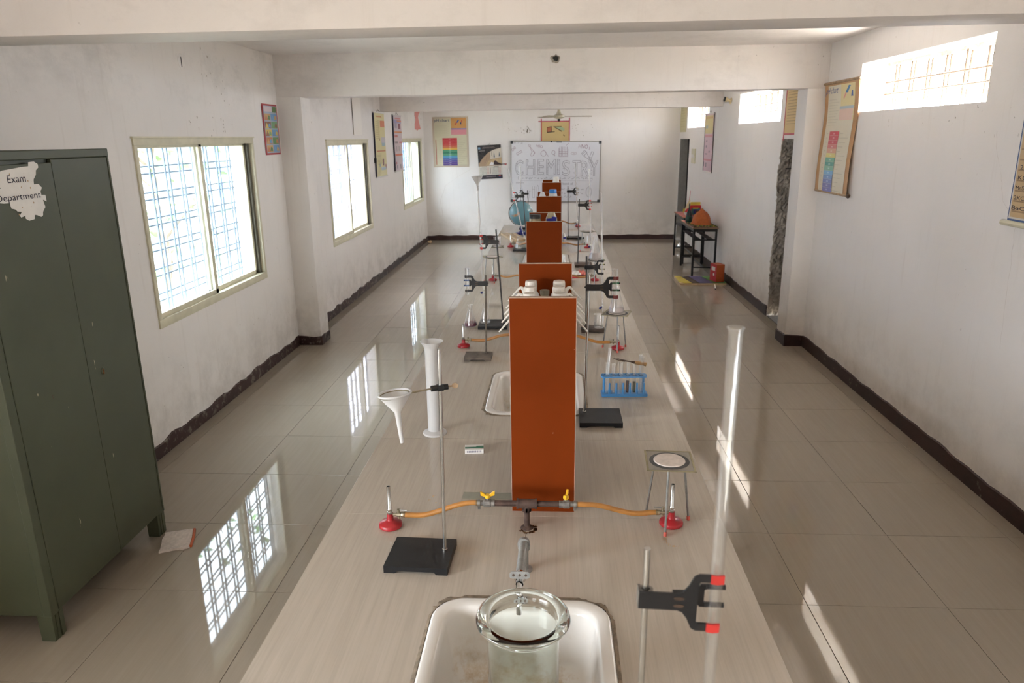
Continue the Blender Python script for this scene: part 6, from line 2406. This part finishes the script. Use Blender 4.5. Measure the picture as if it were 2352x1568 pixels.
# ------------------------------------------------------------------ ceiling fan
f = thing('ceiling_fan', 'cream three-bladed ceiling fan hanging before the far wall', 'fan', (0.075, 13.6, 2.44))
bm = bm_new()
add_cyl(bm, (0, 0, 0.08), (0, 0, 0.46), 0.011, seg=12)
obj('down_rod', bm, 'fan_cream', f)
bm = bm_new()
add_lathe(bm, [(0, 0.155), (0.020, 0.15), (0.030, 0.10), (0.045, 0.065), (0.055, 0.055), (0, 0.055)], 24)
add_lathe(bm, [(0, 0.055), (0.07, 0.052), (0.105, 0.035), (0.105, 0.010), (0.075, -0.012), (0.03, -0.022), (0, -0.023)], 30)
obj('motor', bm, 'fan_cream', f)
bm = bm_new()
add_lathe(bm, [(0.024, -0.02), (0.026, -0.045), (0.012, -0.062), (0, -0.064)], 18)
obj('cap', bm, 'cap_black', f)
for k in range(3):
    bm = bm_new()
    M = Matrix.Rotation(2 * PI * k / 3 + 0.12, 4, 'Z') @ Matrix.Rotation(0.12, 4, 'X')
    L = [(0.10, -0.028), (0.22, -0.055), (0.58, -0.062), (0.60, -0.03), (0.60, 0.03), (0.58, 0.062), (0.22, 0.055), (0.10, 0.028)]
    a = [bm.verts.new(M @ Vector((x, y, 0.018))) for x, y in L]
    b = [bm.verts.new(M @ Vector((x, y, 0.021))) for x, y in L]
    bm.faces.new(list(reversed(a)))
    bm.faces.new(b)
    for i in range(8):
        j = (i + 1) % 8
        bm.faces.new((a[i], a[j], b[j], b[i]))
    obj('blade', bm, 'fan_blade', f, smooth=0)


# ------------------------------------------------------------------ two tables by the right wall and what stands on them
def table(x0, x1, y0, y1, zt, label):
    t = thing('display_table', label, 'table', ((x0 + x1) / 2, (y0 + y1) / 2, 0), 0, 'black-framed tables by the right wall')
    hx_, hy = (x1 - x0) / 2, (y1 - y0) / 2
    bm = bm_new()
    box(bm, -hx_ - 0.01, hx_ + 0.01, -hy - 0.01, hy + 0.01, zt - 0.018, zt, bev=0.002)
    tp = obj('top', bm, 'table_red', t, smooth=0)
    bm = bm_new()
    for q in ((-hx_ - 0.012, -hx_ - 0.010, -hy - 0.012, hy + 0.012), (hx_ + 0.010, hx_ + 0.012, -hy - 0.012, hy + 0.012), (-hx_ - 0.012, hx_ + 0.012, -hy - 0.012, -hy - 0.010), (-hx_ - 0.012, hx_ + 0.012, hy + 0.010, hy + 0.012)):
        box(bm, *q, zt - 0.018, zt)
    obj('edge_lip', bm, 'table_edge', tp, smooth=0)
    w = 0.028
    for x in (-hx_, hx_ - w):
        for y in (-hy, hy - w):
            bm = bm_new()
            box(bm, x, x + w, y, y + w, 0, zt - 0.018)
            obj('leg', bm, 'table_black', t, smooth=0)
    for y in (-hy + 0.004, hy - w + 0.004):
        for z in (0.14, 0.56):
            bm = bm_new()
            box(bm, -hx_ + w, hx_ - w, y, y + 0.02, z, z + 0.02)
            obj('rail', bm, 'table_black', t, smooth=0)
    bm = bm_new()
    for x in (-hx_ + 0.004, hx_ - 0.024):
        box(bm, x, x + 0.02, -hy + w, hy - w, zt - 0.06, zt - 0.018)
    box(bm, -hx_ + w, hx_ - w, -hy, -hy + 0.02, zt - 0.06, zt - 0.018)
    obj('apron', bm, 'table_black', t, smooth=0)
    for x in (-hx_ + 0.02, 0.03):
        bm = bm_new()
        box(bm, x, x + 0.09, -hy + 0.01, hy - 0.01, 0.58, 0.588)
        obj('shelf_slat', bm, 'table_black', t, smooth=0)
    bm = bm_new()
    box(bm, -0.012, 0.012, -hy + 0.01, hy - 0.01, 0.142, 0.158)
    obj('stretcher', bm, 'steel_dark', t, smooth=0)
    return t


table(2.105, 2.465, 11.13, 12.19, 0.755, 'nearer black-framed table by the right wall, under the orange model')
table(2.165, 2.525, 12.34, 13.30, 0.785, 'farther black-framed table by the right wall, with bare pink-red corner')
mbd = thing('mossy_board', 'dark mossy board under the orange mountain model', 'board', (2.285, 11.43, 0.7555))
bm = bm_new()
box(bm, -0.185, 0.185, -0.30, 0.34, 0, 0.012, bev=0.002)
obj('board', bm, 'toy_brown', mbd, smooth=0)
bm = bm_new()
for k in range(160):
    x, y, r = random.uniform(-0.18, 0.18), random.uniform(-0.30, 0.33), random.uniform(0.008, 0.018)
    add_lathe(bm, [(r, 0), (r * 0.7, r * 0.6), (0, r * 0.8)], 6, Matrix.Translation((x, y, 0.011)))
o = obj('moss', bm, 'moss_board', mbd, smooth=0)
o['kind'] = 'stuff'
om = thing('mountain_model', 'orange cloth-covered volcano-shaped model on the nearer table', 'model', (2.285, 11.48, 0.7690))
bm = bm_new()
rings = []
prof = [(0.152, 0.0), (0.140, 0.03), (0.124, 0.09), (0.108, 0.135), (0.074, 0.178), (0.036, 0.210), (0.008, 0.240)]
for r, z in prof:
    rings.append([bm.verts.new((r * (1 + 0.10 * math.sin(5 * a + z * 9) + random.uniform(-0.02, 0.02)) * math.cos(a), r * (1 + 0.10 * math.sin(5 * a + z * 9)) * math.sin(a) * 1.1, z + random.uniform(-0.004, 0.004) * (z > 0))) for a in [2 * PI * k / 26 for k in range(26)]])
for A, Bq in zip(rings[:-1], rings[1:]):
    for k in range(26):
        j = (k + 1) % 26
        bm.faces.new((A[k], A[j], Bq[j], Bq[k]))
bm.faces.new(rings[-1])
obj('cloth', bm, 'felt_orange', om, smooth=60)
bt = thing('craft_bottle', 'dark green craft bottle with thin black neck behind the orange model', 'bottle', (2.160, 11.86, 0.7555))
bm = bm_new()
add_lathe(bm, [(0, 0), (0.052, 0), (0.055, 0.01), (0.055, 0.085), (0.046, 0.105)], 18)
obj('body', bm, 'bottle_green', bt)
bm = bm_new()
add_lathe(bm, [(0.048, 0.100), (0.040, 0.15), (0.018, 0.205), (0.011, 0.225), (0.010, 0.300), (0.0, 0.302)], 18)
obj('neck', bm, 'bottle_dark', bt)
sb = thing('model_boat', 'white model sailing boat with cream and red sails on the farther table', 'model', (2.262, 12.56, 0.7855), -0.1)
bm = bm_new()
L = []
for s_ in range(9):
    t = -1 + 2 * s_ / 8
    wd = 0.062 * (1 - abs(t) ** 2.4) + 0.004
    L.append([bm.verts.new((p[0] * wd, t * 0.15, p[1] * 0.058 + 0.018 * t * t)) for p in ((-1, 1), (-0.8, 0.4), (-0.4, 0.05), (0, 0.0), (0.4, 0.05), (0.8, 0.4), (1, 1))])
for A, Bq in zip(L[:-1], L[1:]):
    for k in range(6):
        bm.faces.new((A[k], A[k + 1], Bq[k + 1], Bq[k]))
    bm.faces.new((A[0], Bq[0], Bq[6], A[6]))
obj('hull', bm, 'toy_white', sb, smooth=50)
bm = bm_new()
add_cyl(bm, (0, 0.02, 0.05), (0.03, 0.02, 0.42), 0.006, 0.003, seg=10)
obj('mast', bm, 'toy_pink', sb)
for pts, m in (([(-0.06, 0.085), (0.012, 0.085), (0.036, 0.26), (0.02, 0.27), (-0.02, 0.20)], 'toy_cream'), ([(-0.055, 0.062), (0.02, 0.06), (0.03, 0.14), (-0.02, 0.12)], 'toy_red'), ([(-0.085, 0.06), (-0.06, 0.062), (-0.05, 0.12), (-0.08, 0.13)], 'toy_yellow')):
    bm = bm_new()
    dy = {'toy_cream': 0.012, 'toy_red': -0.004, 'toy_yellow': -0.012}[m]
    add_prism(bm, pts, dy, dy + 0.003)
    obj('sail', bm, m, sb, smooth=0)
bx_ = thing('coloured_box', 'red and teal patterned box with yellow book on top on the farther table', 'box', (2.425, 12.80, 0.7855), 0.0)
bm = bm_new()
box(bm, -0.095, 0.095, -0.05, 0.05, 0, 0.155, bev=0.002)
obj('carton', bm, 'toy_red', bx_, smooth=0)
bm = bm_new()
box(bm, -0.072, 0.075, -0.052, -0.050, 0.0, 0.112)
obj('front_panel', bm, 'toy_teal', bx_, smooth=0)
bm = bm_new()
box(bm, -0.035, 0.04, -0.054, -0.052, 0.02, 0.09)
obj('front_panel', bm, 'toy_blue', bx_, smooth=0)
bm = bm_new()
box(bm, -0.045, 0.045, -0.054, -0.052, 0.098, 0.120)
obj('front_panel', bm, 'toy_yellow', bx_, smooth=0)
yb = thing('yellow_book', 'yellow book standing on the patterned box on the farther table', 'book', (2.430, 12.80, 0.941))
bm = bm_new()
box(bm, -0.085, 0.080, -0.018, 0.018, 0, 0.055)
obj('cover', bm, 'toy_yellow', yb, smooth=0)
bm = bm_new()
box(bm, 0.0805, 0.090, -0.015, 0.015, 0.002, 0.053)
obj('pages', bm, 'paper_white', yb, smooth=0)
br = thing('brown_basket', 'small dark brown basket between the bottle and the orange model', 'basket', (2.445, 12.50, 0.7855))
bm = bm_new()
add_lathe(bm, [(0, 0.0), (0.055, 0), (0.07, 0.09), (0.064, 0.09), (0.05, 0.008), (0, 0.008)], 18)
obj('bowl', bm, 'toy_brown', br, smooth=0)

# floor things by the tables
pb = thing('painted_board', 'painted relief board with yellow, purple and green fields on the floor', 'board', (2.17, 10.76, 0.0), 0.0)
bm = bm_new()
add_prism(bm, [(-0.335, 0.0), (0.30, 0.0), (0.30, 0.0), (0.33, 0.0), (0.33, 0.028), (-0.335, 0.028)], -0.265, 0.28)
obj('slab', bm, 'wood_pale', pb, smooth=0)
Mb = [((-0.333, -0.15), (-0.27, -0.262), (-0.17, -0.262), (-0.25, 0.278), (-0.333, 0.278)), ((-0.17, -0.262), (-0.06, -0.262), (-0.13, 0.278), (-0.25, 0.278)), ((-0.06, -0.262), (0.14, -0.262), (0.06, 0.278), (-0.13, 0.278)), ((0.14, -0.262), (0.327, -0.262), (0.327, 0.05), (0.10, 0.05)), ((0.10, 0.05), (0.327, 0.05), (0.327, 0.278), (0.06, 0.278))]
for pts, m in zip(Mb, ('toy_yellow', 'base_brown', 'label_blue', 'leaf', 'leaf')):
    bm = bm_new()
    a = [bm.verts.new((x, y, 0.0285)) for x, y in pts]
    b = [bm.verts.new((x, y, 0.034 + random.uniform(0, 0.004))) for x, y in pts]
    bm.faces.new(b)
    for k in range(len(pts)):
        j = (k + 1) % len(pts)
        bm.faces.new((a[k], a[j], b[j], b[k]))
    obj('relief_patch', bm, 'purple_paint' if m == 'label_blue' else m, pb, smooth=0)
rb = thing('red_box', 'upright red cardboard box with white paper patches on the painted board', 'box', (2.385, 10.62, 0.0395), 0.25)
bm = bm_new()
box(bm, -0.062, 0.062, -0.10, 0.10, 0, 0.255, bev=0.002)
obj('carton', bm, 'toy_orange', rb, smooth=0)
bm = bm_new()
box(bm, -0.0645, -0.0622, -0.098, 0.098, 0.003, 0.253)
fp = obj('red_side', bm, 'toy_red', rb, smooth=0)
for z0, z1, y0, y1 in ((0.16, 0.215, -0.055, 0.055), (0.085, 0.12, -0.04, 0.0)):
    bm = bm_new()
    box(bm, -0.066, -0.0646, y0, y1, z0, z1)
    obj('paper_patch', bm, 'paper_white', fp, smooth=0)
mk = thing('marker_pen', 'white stick with black tip lying on the floor before the painted board', 'stick', (2.30, 10.28, 0.009))
bm = bm_new()
add_cyl(bm, (0.030, 0.20, 0), (-0.022, -0.09, 0), 0.009, seg=12)
obj('barrel', bm, 'paper_white', mk)
bm = bm_new()
add_cyl(bm, (-0.022, -0.09, 0), (-0.029, -0.13, 0), 0.009, 0.005, seg=12)
obj('tip', bm, 'cap_black', mk)
sp_ = thing('steel_pot', 'shiny round steel pot on the floor behind the tables', 'pot', (2.40, 13.85, 0))
bm = bm_new()
add_lathe(bm, [(0, 0.0), (0.05, 0.0), (0.085, 0.04), (0.09, 0.08), (0.07, 0.125), (0.052, 0.135), (0.060, 0.15), (0.05, 0.148), (0.045, 0.135), (0.06, 0.12)], 26)
obj('bowl', bm, 'chrome', sp_)
cr = thing('crumpled_paper', 'small crumpled scrap on the floor in the far left corner', 'scrap', (-2.60, 15.0, 0.0))
bm = bm_new()
bmesh.ops.create_icosphere(bm, subdivisions=2, radius=0.045)
for v in bm.verts:
    v.co = v.co * random.uniform(0.7, 1.15)
    v.co.z = max(0, v.co.z * 0.8 + 0.03)
obj('scrap', bm, 'wood_pale', cr, smooth=0)
